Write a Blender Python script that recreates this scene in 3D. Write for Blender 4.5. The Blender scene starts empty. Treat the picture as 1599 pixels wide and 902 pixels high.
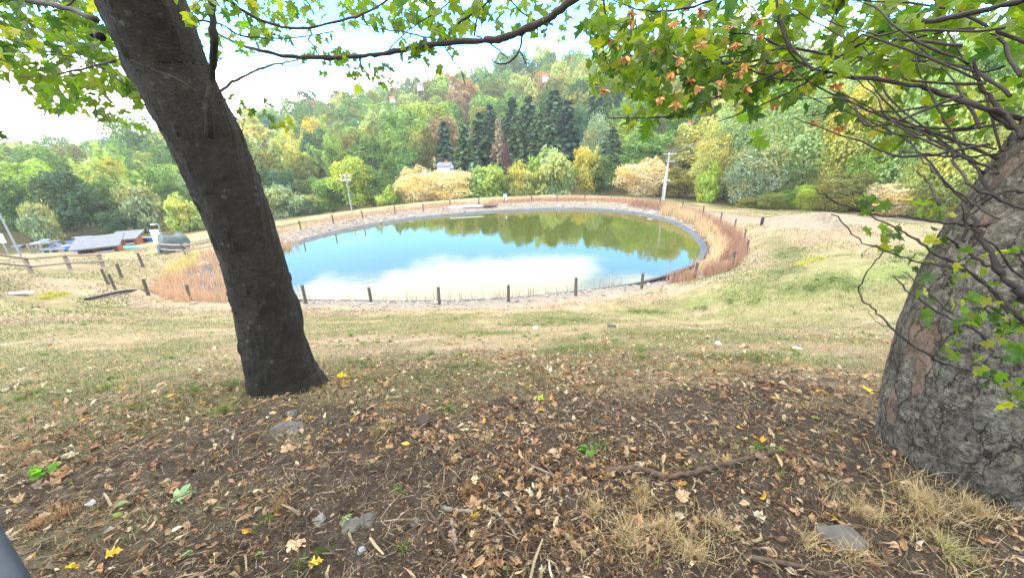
import bpy, math, random
import numpy as np
from mathutils import Vector, Matrix

# ------------------------------------------------------------------ camera, sky, sun, exposure
sc = bpy.context.scene
FPX = 590.0; PCX, PCY = 799.5, 451.0
_up = np.array([-38.0, 1521.0, 590.0]); _up /= np.linalg.norm(_up)
_fw = np.array([0, 0, -1.0]); _yy = _fw - _fw.dot(_up) * _up; _yy /= np.linalg.norm(_yy)
_xx = np.cross(_yy, _up)
R = np.array([_xx, _yy, _up])                     # camera axes to world axes; the eye is the world origin
cam_d = bpy.data.cameras.new('camera'); cam = bpy.data.objects.new('camera', cam_d)
sc.collection.objects.link(cam); sc.camera = cam
cam_d.sensor_width = 36.0; cam_d.lens = 36.0 * FPX / 1599.0
cam_d.clip_start = 0.02; cam_d.clip_end = 4000
cam.matrix_world = Matrix([list(R[0]) + [0], list(R[1]) + [0], list(R[2]) + [0], [0, 0, 0, 1]])

SUN_EL, SUN_AZ = 40.0, -128.0                      # azimuth clockwise from +Y (view direction): left and behind
sun_d = bpy.data.lights.new('sun', 'SUN'); sun_d.energy = 2.4; sun_d.angle = math.radians(1.5)
sun_d.color = (1.0, 0.95, 0.88)
sun = bpy.data.objects.new('sun', sun_d); sc.collection.objects.link(sun)
_sd = Vector((math.sin(math.radians(SUN_AZ)) * math.cos(math.radians(SUN_EL)),
              math.cos(math.radians(SUN_AZ)) * math.cos(math.radians(SUN_EL)), math.sin(math.radians(SUN_EL))))
sun.rotation_euler = _sd.to_track_quat('Z', 'Y').to_euler()

world = bpy.data.worlds.new('World'); sc.world = world; world.use_nodes = True
wt = world.node_tree; wt.nodes.clear()
def wn(t, **k):
    n = wt.nodes.new(t)
    for a, b in k.items(): setattr(n, a, b)
    return n
w_out = wn('ShaderNodeOutputWorld'); w_bg = wn('ShaderNodeBackground'); w_bg.inputs[1].default_value = 0.15
w_sky = wn('ShaderNodeTexSky', sky_type='NISHITA'); w_sky.sun_disc = False
w_sky.sun_elevation = math.radians(SUN_EL); w_sky.sun_rotation = math.radians(SUN_AZ)
w_sky.air_density = 1.0; w_sky.dust_density = 0.6; w_sky.ozone_density = 2.0
w_hs = wn('ShaderNodeHueSaturation'); w_hs.inputs['Saturation'].default_value = 1.27; w_hs.inputs['Value'].default_value = 6.5
w_tc = wn('ShaderNodeTexCoord'); w_sep = wn('ShaderNodeSeparateXYZ')
w_z = wn('ShaderNodeMath', operation='ADD'); w_z.inputs[1].default_value = 0.10
w_zm = wn('ShaderNodeMath', operation='MAXIMUM'); w_zm.inputs[1].default_value = 0.05
w_dx = wn('ShaderNodeMath', operation='DIVIDE'); w_dy = wn('ShaderNodeMath', operation='DIVIDE')
w_c = wn('ShaderNodeCombineXYZ'); w_no = wn('ShaderNodeTexNoise'); w_r = wn('ShaderNodeValToRGB'); w_mx = wn('ShaderNodeMixRGB')
w_no.inputs['Scale'].default_value = 0.8; w_no.inputs['Detail'].default_value = 8; w_no.inputs['Roughness'].default_value = 0.55
w_no.inputs['Distortion'].default_value = 0.3
w_c.inputs[2].default_value = 3.7
w_r.color_ramp.elements[0].position = 0.47; w_r.color_ramp.elements[1].position = 0.62
w_mx.inputs[2].default_value = (43.0, 41.5, 39.0, 1)
L = wt.links.new
L(w_tc.outputs['Generated'], w_sep.inputs[0]); L(w_sep.outputs[2], w_z.inputs[0]); L(w_z.outputs[0], w_zm.inputs[0])
L(w_sep.outputs[0], w_dx.inputs[0]); L(w_zm.outputs[0], w_dx.inputs[1]); L(w_sep.outputs[1], w_dy.inputs[0]); L(w_zm.outputs[0], w_dy.inputs[1])
L(w_dx.outputs[0], w_c.inputs[0]); L(w_dy.outputs[0], w_c.inputs[1]); L(w_c.outputs[0], w_no.inputs['Vector'])
w_br = wn('ShaderNodeValToRGB'); w_ad = wn('ShaderNodeMath', operation='ADD'); w_sb = wn('ShaderNodeMath', operation='SUBTRACT'); w_sb.inputs[1].default_value = 0.2
_e = w_br.color_ramp.elements
for _p, _v in ((0.0, .5), (0.12, .34), (.17, .12), (.25, .11), (.33, .30), (.5, .24), (1.0, .10)):
    q_ = _e.new(_p); q_.color = (_v, _v, _v, 1)
_e.remove(_e[0]); _e.remove(_e[-1])
L(w_sep.outputs[2], w_br.inputs[0]); L(w_no.outputs['Fac'], w_ad.inputs[0]); L(w_br.outputs[0], w_sb.inputs[0]); L(w_sb.outputs[0], w_ad.inputs[1])
L(w_ad.outputs[0], w_r.inputs[0]); L(w_r.outputs[0], w_mx.inputs[0]); w_ti = wn('ShaderNodeMixRGB', blend_type='MULTIPLY'); w_ti.inputs[0].default_value = 1; w_ti.inputs[2].default_value = (.82, .99, 1.12, 1); L(w_sky.outputs[0], w_ti.inputs[1]); L(w_ti.outputs[0], w_hs.inputs['Color'])
w_hr = wn('ShaderNodeValToRGB'); _h = w_hr.color_ramp.elements; _h[0].position = .30; _h[0].color = (1, 1, 1, 1); _h[1].position = .55; _h[1].color = (.30, .27, .24, 1)
w_hm = wn('ShaderNodeMixRGB', blend_type='MULTIPLY'); w_hm.inputs[0].default_value = 1; L(w_sep.outputs[2], w_hr.inputs[0]); L(w_hs.outputs[0], w_hm.inputs[1]); L(w_hr.outputs[0], w_hm.inputs[2])
L(w_hm.outputs[0], w_mx.inputs[1]); L(w_mx.outputs[0], w_bg.inputs[0]); L(w_bg.outputs[0], w_out.inputs[0])

vs = sc.view_settings; vs.view_transform = 'Standard'; vs.look = 'None'; vs.gamma = 1.0; vs.use_curve_mapping = False
vs.exposure = -0.05
sc.cycles.max_bounces = 8; sc.cycles.transparent_max_bounces = 4; sc.cycles.use_denoising = True
sc.cycles.sample_clamp_indirect = 4.0; sc.cycles.caustics_reflective = False; sc.cycles.caustics_refractive = False

# ------------------------------------------------------------------ picture geometry used to find real places
def ray(px, py): return R @ np.array([(px - PCX) / FPX, -(py - PCY) / FPX, -1.0])
def dep(px, py, d): return ray(px, py) * d
def z_at(px, py, z):
    r = ray(px, py); return r * (z / r[2])
def project(P):
    c = np.asarray(P) @ R                          # world to camera
    d = -c[..., 2]; dd = np.where(np.abs(d) < 1e-6, 1e-6, d)
    return PCX + FPX * c[..., 0] / dd, PCY - FPX * c[..., 1] / dd, d

# ------------------------------------------------------------------ noise
def _hash(ix, iy, s):
    h = (ix.astype(np.int64) * 374761393 + iy.astype(np.int64) * 668265263 + s * 1442695041) & 0xffffffff
    h = ((h ^ (h >> 13)) * 1274126177) & 0xffffffff
    return ((h ^ (h >> 16)) & 0xffff) / 65535.0
def vnoise(x, y, s=0):
    x = np.asarray(x, float); y = np.asarray(y, float)
    ix = np.floor(x); iy = np.floor(y); fx = x - ix; fy = y - iy
    fx = fx * fx * (3 - 2 * fx); fy = fy * fy * (3 - 2 * fy)
    a = _hash(ix, iy, s); b = _hash(ix + 1, iy, s); c = _hash(ix, iy + 1, s); d = _hash(ix + 1, iy + 1, s)
    return (a + (b - a) * fx) * (1 - fy) + (c + (d - c) * fx) * fy
def fbm(x, y, o=4, s=0):
    v = 0; a = 0.5; t = 0
    for i in range(o):
        v = v + a * vnoise(x * 2 ** i + 17.3 * i, y * 2 ** i - 9.1 * i, s + i); t += a; a *= 0.5
    return v / t
def sstep(a, b, x):
    t = np.clip((x - a) / (b - a), 0, 1); return t * t * (3 - 2 * t)

# ------------------------------------------------------------------ terrain
ZW = -8.3
_outline_px = [(322, 432), (345, 412), (400, 398), (440, 388), (500, 370), (560, 356), (650, 342), (760, 332), (870, 327),
               (960, 330), (1030, 342), (1075, 362), (1095, 385), (1092, 402), (1070, 418), (1000, 440), (900, 455), (790, 466),
               (680, 470), (580, 470), (470, 468), (350, 462)]
def smooth_closed(P, n):
    P = np.array(P); m = len(P); out = []
    for i in range(m):
        p0, p1, p2, p3 = P[i - 1], P[i], P[(i + 1) % m], P[(i + 2) % m]
        for k in range(n):
            t = k / n
            out.append(0.5 * ((2 * p1) + (-p0 + p2) * t + (2 * p0 - 5 * p1 + 4 * p2 - p3) * t * t + (-p0 + 3 * p1 - 3 * p2 + p3) * t ** 3))
    return np.array(out)
POND = smooth_closed([z_at(a, b, ZW)[:2] for a, b in _outline_px], 6)
def pond_dist(x, y):
    x = np.ravel(x); y = np.ravel(y); out = np.full(x.shape, 99.0)
    m = (x > POND[:, 0].min() - 12) & (x < POND[:, 0].max() + 12) & (y > POND[:, 1].min() - 12) & (y < POND[:, 1].max() + 14)
    idx = np.where(m)[0]
    A = POND; B = np.roll(POND, -1, 0)
    for s in range(0, len(idx), 20000):
        ii = idx[s:s + 20000]; px = x[ii][:, None]; py = y[ii][:, None]
        ex = (B - A)[:, 0]; ey = (B - A)[:, 1]
        t = np.clip(((px - A[:, 0]) * ex + (py - A[:, 1]) * ey) / (ex * ex + ey * ey), 0, 1)
        d = np.sqrt(((px - A[:, 0] - t * ex) ** 2 + (py - A[:, 1] - t * ey) ** 2).min(1))
        cr = ((A[:, 1] > py) != (B[:, 1] > py)) & (px < ex * (py - A[:, 1]) / np.where(np.abs(ey) < 1e-9, 1e-9, ey) + A[:, 0])
        out[ii] = np.where(cr.sum(1) % 2 == 1, -d, d)
    return out

posts_px = [(232, 461), (299, 469), (388, 473), (478, 473), (580, 473), (686, 475), (794, 471), (899, 462), (1002, 450), (1084, 436),
            (1143, 415), (1165, 395), (1162, 375), (1146, 359), (1125, 347), (1097, 336), (1065, 327), (1030, 320), (993, 316), (954, 313),
            (913, 312), (870, 313), (830, 315), (788, 317), (748, 320), (703, 324), (661, 329), (617, 334), (567, 341), (521, 349),
            (470, 358), (410, 371), (350, 384), (290, 398), (224, 417), (190, 433)]
def post_z(px, py):
    if py > 430 and px > 260: return -7.95
    if py > 400 and px > 600: return -7.95
    if px < 300: return -7.8
    return -7.6
LM = []
for a, b in posts_px: LM.append(z_at(a, b, post_z(a, b)))
for p in [(0, -40, -1.2), (-25, -25, -1.0), (25, -25, -1.5), (0, -8, -1.42), (0, 0, -1.5), (0, 1, -1.58), (0, 2, -1.76), (0, 3, -2.1), (0, 5, -2.95), (0, 8, -4.2),
          (0, 10, -4.9), (0, 12, -5.55), (0, 14, -6.4), (0, 15.8, -7.35), (-2, 1.5, -1.64), (2, 1.5, -1.66), (-3, 3.0, -2.07), (3, 3.2, -2.2), (-6, 2, -1.95), (6, 2, -2.15),
          (-6, 8, -4.1), (6, 8, -4.25), (-10, 4, -2.85), (-14, 9, -4.3), (-14, 14, -6.1), (-22, 12, -5.3), (-8, 15.5, -7.2), (9, 15, -7.1), (13, 12, -5.5), (20, 18, -6.7), (10, 5, -3.2),
          (-40, 5, -4.0), (-40, -10, -2.0), (40, 5, -4.1), (40, -12, -2.5), (18, 8, -4.4)]: LM.append(np.array(p, float))
for a, b, d in [(48, 428, 20), (106, 421, 20.5), (160, 418, 20.5), (0, 432, 21), (60, 402, 33), (150, 394, 42), (220, 386, 45), (330, 374, 41), (10, 391, 50), (280, 395, 31),
                (1189, 352, 30), (1300, 345, 35), (1400, 345, 34), (1480, 350, 32), (1300, 385, 22), (1230, 400, 22), (1180, 430, 17.5), (1420, 400, 16), (1590, 420, 14),
                (1110, 330, 44), (1200, 334, 42), (1300, 336, 39), (1420, 338, 37), (1560, 340, 35)]: LM.append(dep(a, b, d)); print(a, b, LM[-1].round(1))
LM = np.array(LM)
def _phi(dx, dy, c): return np.sqrt(dx * dx + dy * dy + c * c)
_c = 0.6 + 0.09 * np.hypot(LM[:, 0], LM[:, 1])
_A = _phi(LM[:, None, 0] - LM[None, :, 0], LM[:, None, 1] - LM[None, :, 1], _c[None, :])
_m = LM[:, 2].mean()
_w = np.linalg.solve(_A + np.eye(len(LM)) * -0.15 * 0 + np.eye(len(LM)) * 1e-6, LM[:, 2] - _m)
def rbf(x, y):
    x = np.ravel(x); y = np.ravel(y); o = np.empty(x.shape)
    for s in range(0, len(x), 40000):
        o[s:s + 40000] = _phi(x[s:s + 40000, None] - LM[:, 0], y[s:s + 40000, None] - LM[:, 1], _c) @ _w + _m
    return o
_hp = np.array([0, 200, 360, 520, 640, 760, 900, 1050, 1250, 1500.0])
_sky = [240, 215, 178, 146, 130, 98, 72, 60, 55, 55]
_R1 = [380, 360, 320, 300, 290, 270, 260, 240, 230, 220]
_R0 = [105, 108, 108, 100, 95, 92, 90, 80, 62, 60]
_RB = [74, 72, 68, 64, 61, 60, 60, 56, 54, 53]
_Z0 = [-13.5, -14, -14, -14, -14, -13, -12, -9.5, -8.9, -8.4]
_az, _z1 = [], []
for p_, s_, r_ in zip(_hp, _sky, _R1):
    r = ray(p_, s_); _az.append(math.atan2(r[0], r[1])); _z1.append(r_ * r[2] / math.hypot(r[0], r[1]) - 14)
def base_h(x, y):
    x = np.ravel(np.asarray(x, float)); y = np.ravel(np.asarray(y, float))
    r = np.hypot(x, y); az = np.arctan2(x, y)
    near = rbf(np.clip(x, -110, 110), np.clip(y, -60, 110))
    R1 = np.interp(az, _az, _R1); R0 = np.interp(az, _az, _R0); RB = np.interp(az, _az, _RB); z0 = np.interp(az, _az, _Z0); z1 = np.interp(az, _az, _z1)
    t = np.clip((r - R0) / (R1 - R0), 0, 1)
    hill = z0 + (z1 - z0) * (0.85 * t + 0.15 * t * t * (3 - 2 * t)) + (fbm(x / 45, y / 45, 3, 5) - 0.5) * 9 * sstep(0.05, 0.5, t) * (1 - sstep(.75, 1, t))
    hill = np.where(r > R1, np.maximum(z1 - (r - R1) * 0.10, z0 + 0 * r), hill)
    back = sstep(math.radians(75), math.radians(120), np.abs(az))
    hill = hill * (1 - back) + (-2.0) * back
    k = sstep(0, 1, (r - RB) / (R0 - RB))
    return near * (1 - k) + hill * k
def height(x, y, pd=None):
    h = base_h(x, y)
    if pd is None: pd = pond_dist(x, y)
    bank = ZW + 0.03 + 0.30 * pd
    h2 = np.where(pd > 0, np.minimum(h, bank), ZW + np.maximum(pd * 0.6, -1.6) - 0.03)
    return np.where(pd < 8, h2, h)
def hz(x, y): return float(height([x], [y])[0])
def fine(x, y):
    r = np.hypot(x, y)
    f = (fbm(x * 0.9, y * 0.9, 3, 11) - .5) * 0.10 * sstep(1.0, 5, r) + (fbm(x * 5, y * 5, 3, 21) - .5) * 0.05 * (1 - sstep(10, 30, r)) \
        + (fbm(x * 22, y * 22, 3, 31) - .5) * 0.022 * (1 - sstep(3, 8, r))
    return f * (1 - sstep(90, 140, r) * .5)
def G(px, py, tmax=420):
    r = ray(px, py); t = np.geomspace(0.5, tmax, 700); P = r[None] * t[:, None]
    h = height(P[:, 0], P[:, 1]); w = np.where(P[:, 2] < h)[0]
    if len(w) == 0: return P[-1]
    i = w[0]; a, b = t[max(i - 1, 0)], t[i]
    for _ in range(14):
        m = (a + b) / 2; q = r * m
        if q[2] < hz(q[0], q[1]): b = m
        else: a = m
    q = r * b; return np.array([q[0], q[1], hz(q[0], q[1])])

# ------------------------------------------------------------------ mesh helpers
col = sc.collection
def mesh_obj(name, V, F, mats, parent=None, C=None, smooth=False, midx=None, loc=None):
    """F: (n,3) or (n,4) array or list of arrays of the two"""
    me = bpy.data.meshes.new(name)
    V = np.asarray(V, float); Fs = F if isinstance(F, list) and isinstance(F[0], np.ndarray) else [F]
    Fs = [np.asarray(f, int) for f in Fs if len(f)]
    loops = np.concatenate([f.ravel() for f in Fs]); sizes = np.concatenate([np.full(len(f), f.shape[1]) for f in Fs])
    me.vertices.add(len(V)); me.vertices.foreach_set('co', V.ravel())
    me.loops.add(len(loops)); me.loops.foreach_set('vertex_index', loops.astype(np.int32))
    st = np.concatenate([[0], np.cumsum(sizes)[:-1]]).astype(np.int32)
    me.polygons.add(len(sizes)); me.polygons.foreach_set('loop_start', st)
    if smooth: me.polygons.foreach_set('use_smooth', np.ones(len(sizes), bool))
    else: me.polygons.foreach_set('use_smooth', np.zeros(len(sizes), bool))
    for m in (mats if isinstance(mats, (list, tuple)) else [mats]): me.materials.append(m)
    if midx is not None: me.polygons.foreach_set('material_index', np.asarray(midx, np.int32))
    me.update(calc_edges=True)
    if C is not None:
        C = np.asarray(C, float)
        if C.shape[1] == 3: C = np.hstack([C, np.ones((len(C), 1))])
        at = me.color_attributes.new('col', 'FLOAT_COLOR', 'POINT'); at.data.foreach_set('color', C.astype(np.float32).ravel())
    o = bpy.data.objects.new(name, me); col.objects.link(o)
    if parent: o.parent = parent
    if loc is not None: o.location = loc
    return o
def tag(o, label=None, cat=None, group=None, kind=None):
    if label: o['label'] = label
    if cat: o['category'] = cat
    if group: o['group'] = group
    if kind: o['kind'] = kind
    return o
def empty(name, loc, label, cat, group=None, rz=0):
    o = bpy.data.objects.new(name, None); col.objects.link(o); o.location = tuple(loc); o.rotation_euler = (0, 0, rz)
    o.empty_display_size = 0.2
    return tag(o, label, cat, group)
class MB:
    def __init__(s): s.V = []; s.Q = []; s.T = []; s.n = 0
    def add(s, V, Q=(), T=()):
        s.V.append(np.asarray(V, float)); 
        if len(Q): s.Q.append(np.asarray(Q, int) + s.n)
        if len(T): s.T.append(np.asarray(T, int) + s.n)
        s.n += len(V); return s
    def box(s, c, size, rz=0, tilt=None):
        x, y, z = [v / 2 for v in size]; b = min(x, y, z) * 0.12
        V = np.array([[i * x, j * y, k * z] for i in (-1, 1) for j in (-1, 1) for k in (-1, 1)])
        if tilt is not None: V = V @ np.array(tilt).T
        ca, sa = math.cos(rz), math.sin(rz); V = V @ np.array([[ca, -sa, 0], [sa, ca, 0], [0, 0, 1]]).T + np.array(c)
        return s.add(V, [[0, 1, 3, 2], [4, 6, 7, 5], [0, 4, 5, 1], [2, 3, 7, 6], [0, 2, 6, 4], [1, 5, 7, 3]])
    def tube(s, P, r, seg=8, cap=True, jit=0):
        P = np.asarray(P, float); n = len(P); r = np.broadcast_to(np.asarray(r, float), (n,))
        T = np.gradient(P, axis=0) if n > 2 else np.repeat((P[1] - P[0])[None], 2, 0)
        T /= np.linalg.norm(T, axis=1)[:, None] + 1e-12
        ref = np.array([0, 0, 1.0]) if abs(T[0][2]) < 0.9 else np.array([1.0, 0, 0])
        a = np.cross(T[0], ref); a /= np.linalg.norm(a); V = []
        th = np.arange(seg) * 2 * math.pi / seg
        for i in range(n):
            a = a - a.dot(T[i]) * T[i]; a /= np.linalg.norm(a) + 1e-12; b = np.cross(T[i], a)
            V.append(P[i] + r[i] * (np.cos(th)[:, None] * a + np.sin(th)[:, None] * b))
        V = np.concatenate(V); Q = []
        for i in range(n - 1):
            for k in range(seg):
                Q.append([i * seg + k, i * seg + (k + 1) % seg, (i + 1) * seg + (k + 1) % seg, (i + 1) * seg + k])
        Tt = []
        if cap:
            V = np.vstack([V, P[0], P[-1]]); c0 = n * seg; c1 = c0 + 1
            for k in range(seg):
                Tt.append([c0, (k + 1) % seg, k]); Tt.append([c1, (n - 1) * seg + k, (n - 1) * seg + (k + 1) % seg])
        return s.add(V, Q, Tt)
    def prism(s, prof, y0, y1, M=None, o=(0, 0, 0)):
        """profile in (x,z) extruded along y, convex"""
        m = len(prof); V = np.array([[p[0], y0, p[1]] for p in prof] + [[p[0], y1, p[1]] for p in prof])
        Q = [[i, (i + 1) % m, m + (i + 1) % m, m + i] for i in range(m)]
        T = [[0, i + 1, i] for i in range(1, m - 1)] + [[m, m + i, m + i + 1] for i in range(1, m - 1)]
        if M is not None: V = V @ np.array(M).T
        return s.add(V + np.array(o), Q, T)
    def build(s, name, mat, parent=None, smooth=False, loc=None, C=None):
        F = []
        if s.Q: F.append(np.concatenate(s.Q))
        if s.T: F.append(np.concatenate(s.T))
        return mesh_obj(name, np.concatenate(s.V), F, mat, parent, C, smooth, loc=loc)
def cr(P, n=6):
    """open Catmull-Rom through points (any dimension)"""
    P = np.asarray(P, float); P = np.vstack([2 * P[0] - P[1], P, 2 * P[-1] - P[-2]]); out = []
    for i in range(1, len(P) - 2):
        p0, p1, p2, p3 = P[i - 1:i + 3]
        for k in range(n):
            t = k / n
            out.append(0.5 * ((2 * p1) + (-p0 + p2) * t + (2 * p0 - 5 * p1 + 4 * p2 - p3) * t * t + (-p0 + 3 * p1 - 3 * p2 + p3) * t ** 3))
    out.append(P[-2]); return np.array(out)
def rock_mesh(rng, size, squash=0.6, n=2):
    import bmesh
    bm = bmesh.new(); bmesh.ops.create_icosphere(bm, subdivisions=n, radius=1)
    V = np.array([v.co[:] for v in bm.verts]); F = np.array([[v.index for v in f.verts] for f in bm.faces]); bm.free()
    for _ in range(7):
        d = rng.normal(size=3); d /= np.linalg.norm(d); k = V @ d; lim = rng.uniform(0.55, 0.9)
        V = V - np.outer(np.maximum(k - lim, 0), d)
    V *= 1 + rng.normal(size=(len(V), 1)) * 0.03
    V = V * np.array([1, rng.uniform(.6, 1), squash]) * size
    return V, F
def rotz(V, a):
    c, s_ = math.cos(a), math.sin(a); return V @ np.array([[c, -s_, 0], [s_, c, 0], [0, 0, 1]]).T

# ------------------------------------------------------------------ materials
class NT:
    def __init__(s, name):
        s.m = bpy.data.materials.new(name); s.m.use_nodes = True; s.t = s.m.node_tree; s.t.nodes.clear()
        s.out = s.n('ShaderNodeOutputMaterial'); s.b = s.n('ShaderNodeBsdfPrincipled'); s.l(s.b.outputs[0], s.out.inputs[0])
        s.b.inputs['Roughness'].default_value = 0.85
        if 'Specular IOR Level' in s.b.inputs: s.b.inputs['Specular IOR Level'].default_value = 0.25
    def n(s, t, **k):
        x = s.t.nodes.new(t)
        for a, b in k.items(): setattr(x, a, b)
        return x
    def l(s, a, b): s.t.links.new(a, b)
    def noise(s, scale, detail=5, rough=0.6, coord='Object', stretch=None):
        tc = s.n('ShaderNodeTexCoord'); x = s.n('ShaderNodeTexNoise'); x.inputs['Scale'].default_value = scale
        x.inputs['Detail'].default_value = detail; x.inputs['Roughness'].default_value = rough
        src = tc.outputs[coord]
        if stretch:
            mp = s.n('ShaderNodeMapping'); mp.inputs['Scale'].default_value = stretch; s.l(src, mp.inputs[0]); src = mp.outputs[0]
        s.l(src, x.inputs['Vector']); return x.outputs['Fac']
    def ramp(s, fac, stops):
        r = s.n('ShaderNodeValToRGB'); e = r.color_ramp.elements
        while len(e) < len(stops): e.new(0.5)
        for k, (p, c) in enumerate(stops): e[k].position = p; e[k].color = (*c, 1) if len(c) == 3 else c
        s.l(fac, r.inputs[0]); return r.outputs[0]
    def mul(s, a, b, fac=1.0, mode='MULTIPLY'):
        m = s.n('ShaderNodeMixRGB', blend_type=mode); m.inputs[0].default_value = fac if not hasattr(fac, 'is_linked') else 1
        if hasattr(fac, 'is_linked'): s.l(fac, m.inputs[0])
        for i, v in ((1, a), (2, b)):
            if hasattr(v, 'is_linked'): s.l(v, m.inputs[i])
            else: m.inputs[i].default_value = (*v, 1)
        return m.outputs[0]
    def bump(s, h, strength=0.5, dist=0.02):
        b = s.n('ShaderNodeBump'); b.inputs['Strength'].default_value = strength; b.inputs['Distance'].default_value = dist
        s.l(h, b.inputs['Height']); s.l(b.outputs[0], s.b.inputs['Normal']); return b
def g3(v): return (v, v, v)
def simple(name, c, rough=0.8, var=0.35, scale=6, metal=0, spec=None, bump=0.0, stretch=None):
    t = NT(name); f = t.noise(scale, 5, 0.65, stretch=stretch)
    cc = t.ramp(f, [(0.25, tuple(x * (1 - var) for x in c)), (0.75, tuple(min(1, x * (1 + var)) for x in c))])
    t.l(cc, t.b.inputs['Base Color']); t.b.inputs['Roughness'].default_value = rough; t.b.inputs['Metallic'].default_value = metal
    if spec is not None: t.b.inputs['Specular IOR Level'].default_value = spec
    if bump: t.bump(f, bump, 0.01)
    return t.m
def attr_mat(name, rough=0.8, trans=0.0, nscale=None, objcol=False, spec=0.2, tsat=1.0, var=0.3):
    t = NT(name); a = t.n('ShaderNodeAttribute'); a.attribute_name = 'col'; c = a.outputs['Color']
    if objcol:
        oi = t.n('ShaderNodeObjectInfo'); c = t.mul(c, oi.outputs['Color'])
    if nscale:
        c = t.mul(c, t.ramp(t.noise(nscale), [(0.25, g3(1 - var)), (0.75, g3(1 + var))]))
    t.l(c, t.b.inputs['Base Color']); t.b.inputs['Roughness'].default_value = rough
    t.b.inputs['Specular IOR Level'].default_value = spec
    if trans:
        tr = t.n('ShaderNodeBsdfTranslucent'); mx = t.n('ShaderNodeMixShader'); mx.inputs[0].default_value = trans
        ct = t.mul(c, (1.35 * tsat, 1.5 * tsat, 0.45 * tsat)) if tsat else c
        t.l(ct, tr.inputs[0]); t.l(t.b.outputs[0], mx.inputs[1]); t.l(tr.outputs[0], mx.inputs[2]); t.l(mx.outputs[0], t.out.inputs[0])
    return t.m
M_leaf = attr_mat('tree_leaves', 0.55, 0.35, objcol=True, spec=0.25, tsat=0.9)
M_fgleaf = attr_mat('maple_leaves', 0.42, 0.5, nscale=30, spec=0.35, tsat=1.05, var=.2)
M_litter = attr_mat('dry_leaves', 0.75, 0.15, nscale=60, tsat=0, var=.25)
M_blade = attr_mat('grass_blades', 0.7, 0.25, tsat=0)
M_stone = attr_mat('stones', 0.85, nscale=14, var=.35)
M_bgbark = simple('grey_brown_bark', (0.11, 0.09, 0.07), 0.9, 0.4, 3)
M_twig = simple('twig_bark', (0.035, 0.027, 0.024), 0.7, 0.4, 40, bump=0.3)
M_deadwood = simple('dead_wood', (0.085, 0.06, 0.045), 0.9, 0.6, 25, bump=0.6, stretch=(1, 1, 1))
M_greywood = simple('weathered_grey_wood', (0.20, 0.17, 0.145), 0.9, 0.35, 9, bump=0.4)
M_postwood = simple('old_post_wood', (0.085, 0.07, 0.06), 0.9, 0.45, 8, bump=0.4)
M_railwood = simple('rail_wood', (0.23, 0.185, 0.15), 0.85, 0.4, 7, bump=0.3)
M_wire = simple('galvanised_wire', (0.22, 0.22, 0.22), 0.45, 0.1, 3, metal=0.7)
M_galv = simple('galvanised_steel', (0.26, 0.28, 0.31), 0.5, 0.2, 2, metal=0.5)
M_pale = simple('pale_concrete', (0.36, 0.355, 0.34), 0.85, 0.2, 3)
M_liner = simple('pond_liner', (0.045, 0.055, 0.075), 0.55, 0.5, 1.5)
M_black = simple('black_plastic', (0.02, 0.02, 0.022), 0.5, 0.4, 4)
M_orange = simple('orange_brown_boards', (0.27, 0.10, 0.045), 0.8, 0.3, 2, stretch=(1, 1, 14))
M_roofm = simple('grey_roof_felt', (0.115, 0.125, 0.145), 0.85, 0.2, 2.5)
M_blue = simple('blue_plastic', (0.02, 0.11, 0.5), 0.5, 0.2, 3)
M_teal = simple('green_tarpaulin', (0.08, 0.28, 0.2), 0.6, 0.3, 3, bump=.4)
M_white = simple('white_paint', (0.75, 0.76, 0.76), 0.6, 0.1, 2)
M_red = simple('red_roof_tiles', (0.38, 0.10, 0.06), 0.8, 0.25, 2)
M_cream = simple('cream_render', (0.45, 0.41, 0.35), 0.85, 0.1, 1)
M_glass = simple('dark_window', (0.03, 0.04, 0.05), 0.1, 0.2, 2, spec=0.5)
M_covergrey = simple('grey_green_cover', (0.065, 0.09, 0.092), 0.65, 0.45, 1.4, bump=0.8)
M_bluegrey = simple('blue_grey_machinery', (0.12, 0.155, 0.20), 0.6, 0.35, 1.5, metal=.2)
M_steelblue = simple('painted_steel', (0.035, 0.045, 0.06), 0.45, 0.25, 12, metal=.2)

# ground: colours of the surface itself are laid in as an attribute, broken up by noise at several sizes
def ground_mat():
    t = NT('ground_surface'); a = t.n('ShaderNodeAttribute'); a.attribute_name = 'col'; c = a.outputs['Color']
    n1 = t.noise(2.2, 6, .7, 'Object'); n2 = t.noise(14, 5, .7, 'Object'); n3 = t.noise(75, 4, .7, 'Object')
    c = t.mul(c, t.ramp(n1, [(.3, (.72, .71, .70)), (.7, (1.2, 1.19, 1.15))]))
    c = t.mul(c, t.ramp(n2, [(.3, (.7, .68, .66)), (.55, (1, 1, 1)), (.72, (1.35, 1.3, 1.2))]))
    c = t.mul(c, t.ramp(n3, [(.3, (.55, .53, .5)), (.5, (1, 1, 1)), (.7, (1.5, 1.45, 1.35))]))
    t.l(c, t.b.inputs['Base Color']); t.b.inputs['Roughness'].default_value = 0.95; t.b.inputs['Specular IOR Level'].default_value = 0.1
    m = t.n('ShaderNodeMath', operation='ADD'); t.l(n2, m.inputs[0]); t.l(n3, m.inputs[1]); t.bump(m.outputs[0], 0.8, 0.03)
    return t.m
M_ground = ground_mat()
def water_mat():
    t = NT('pond_water')
    t.b.inputs['Base Color'].default_value = (0.05, 0.062, 0.012, 1); t.b.inputs['Roughness'].default_value = 0.015
    t.b.inputs['IOR'].default_value = 1.5; t.b.inputs['Specular IOR Level'].default_value = 0.5
    n = t.noise(1.1, 4, .55, 'Object', stretch=(.7, 1.5, 1)); t.bump(n, 0.07, 0.04)
    return t.m
M_water = water_mat()
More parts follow.
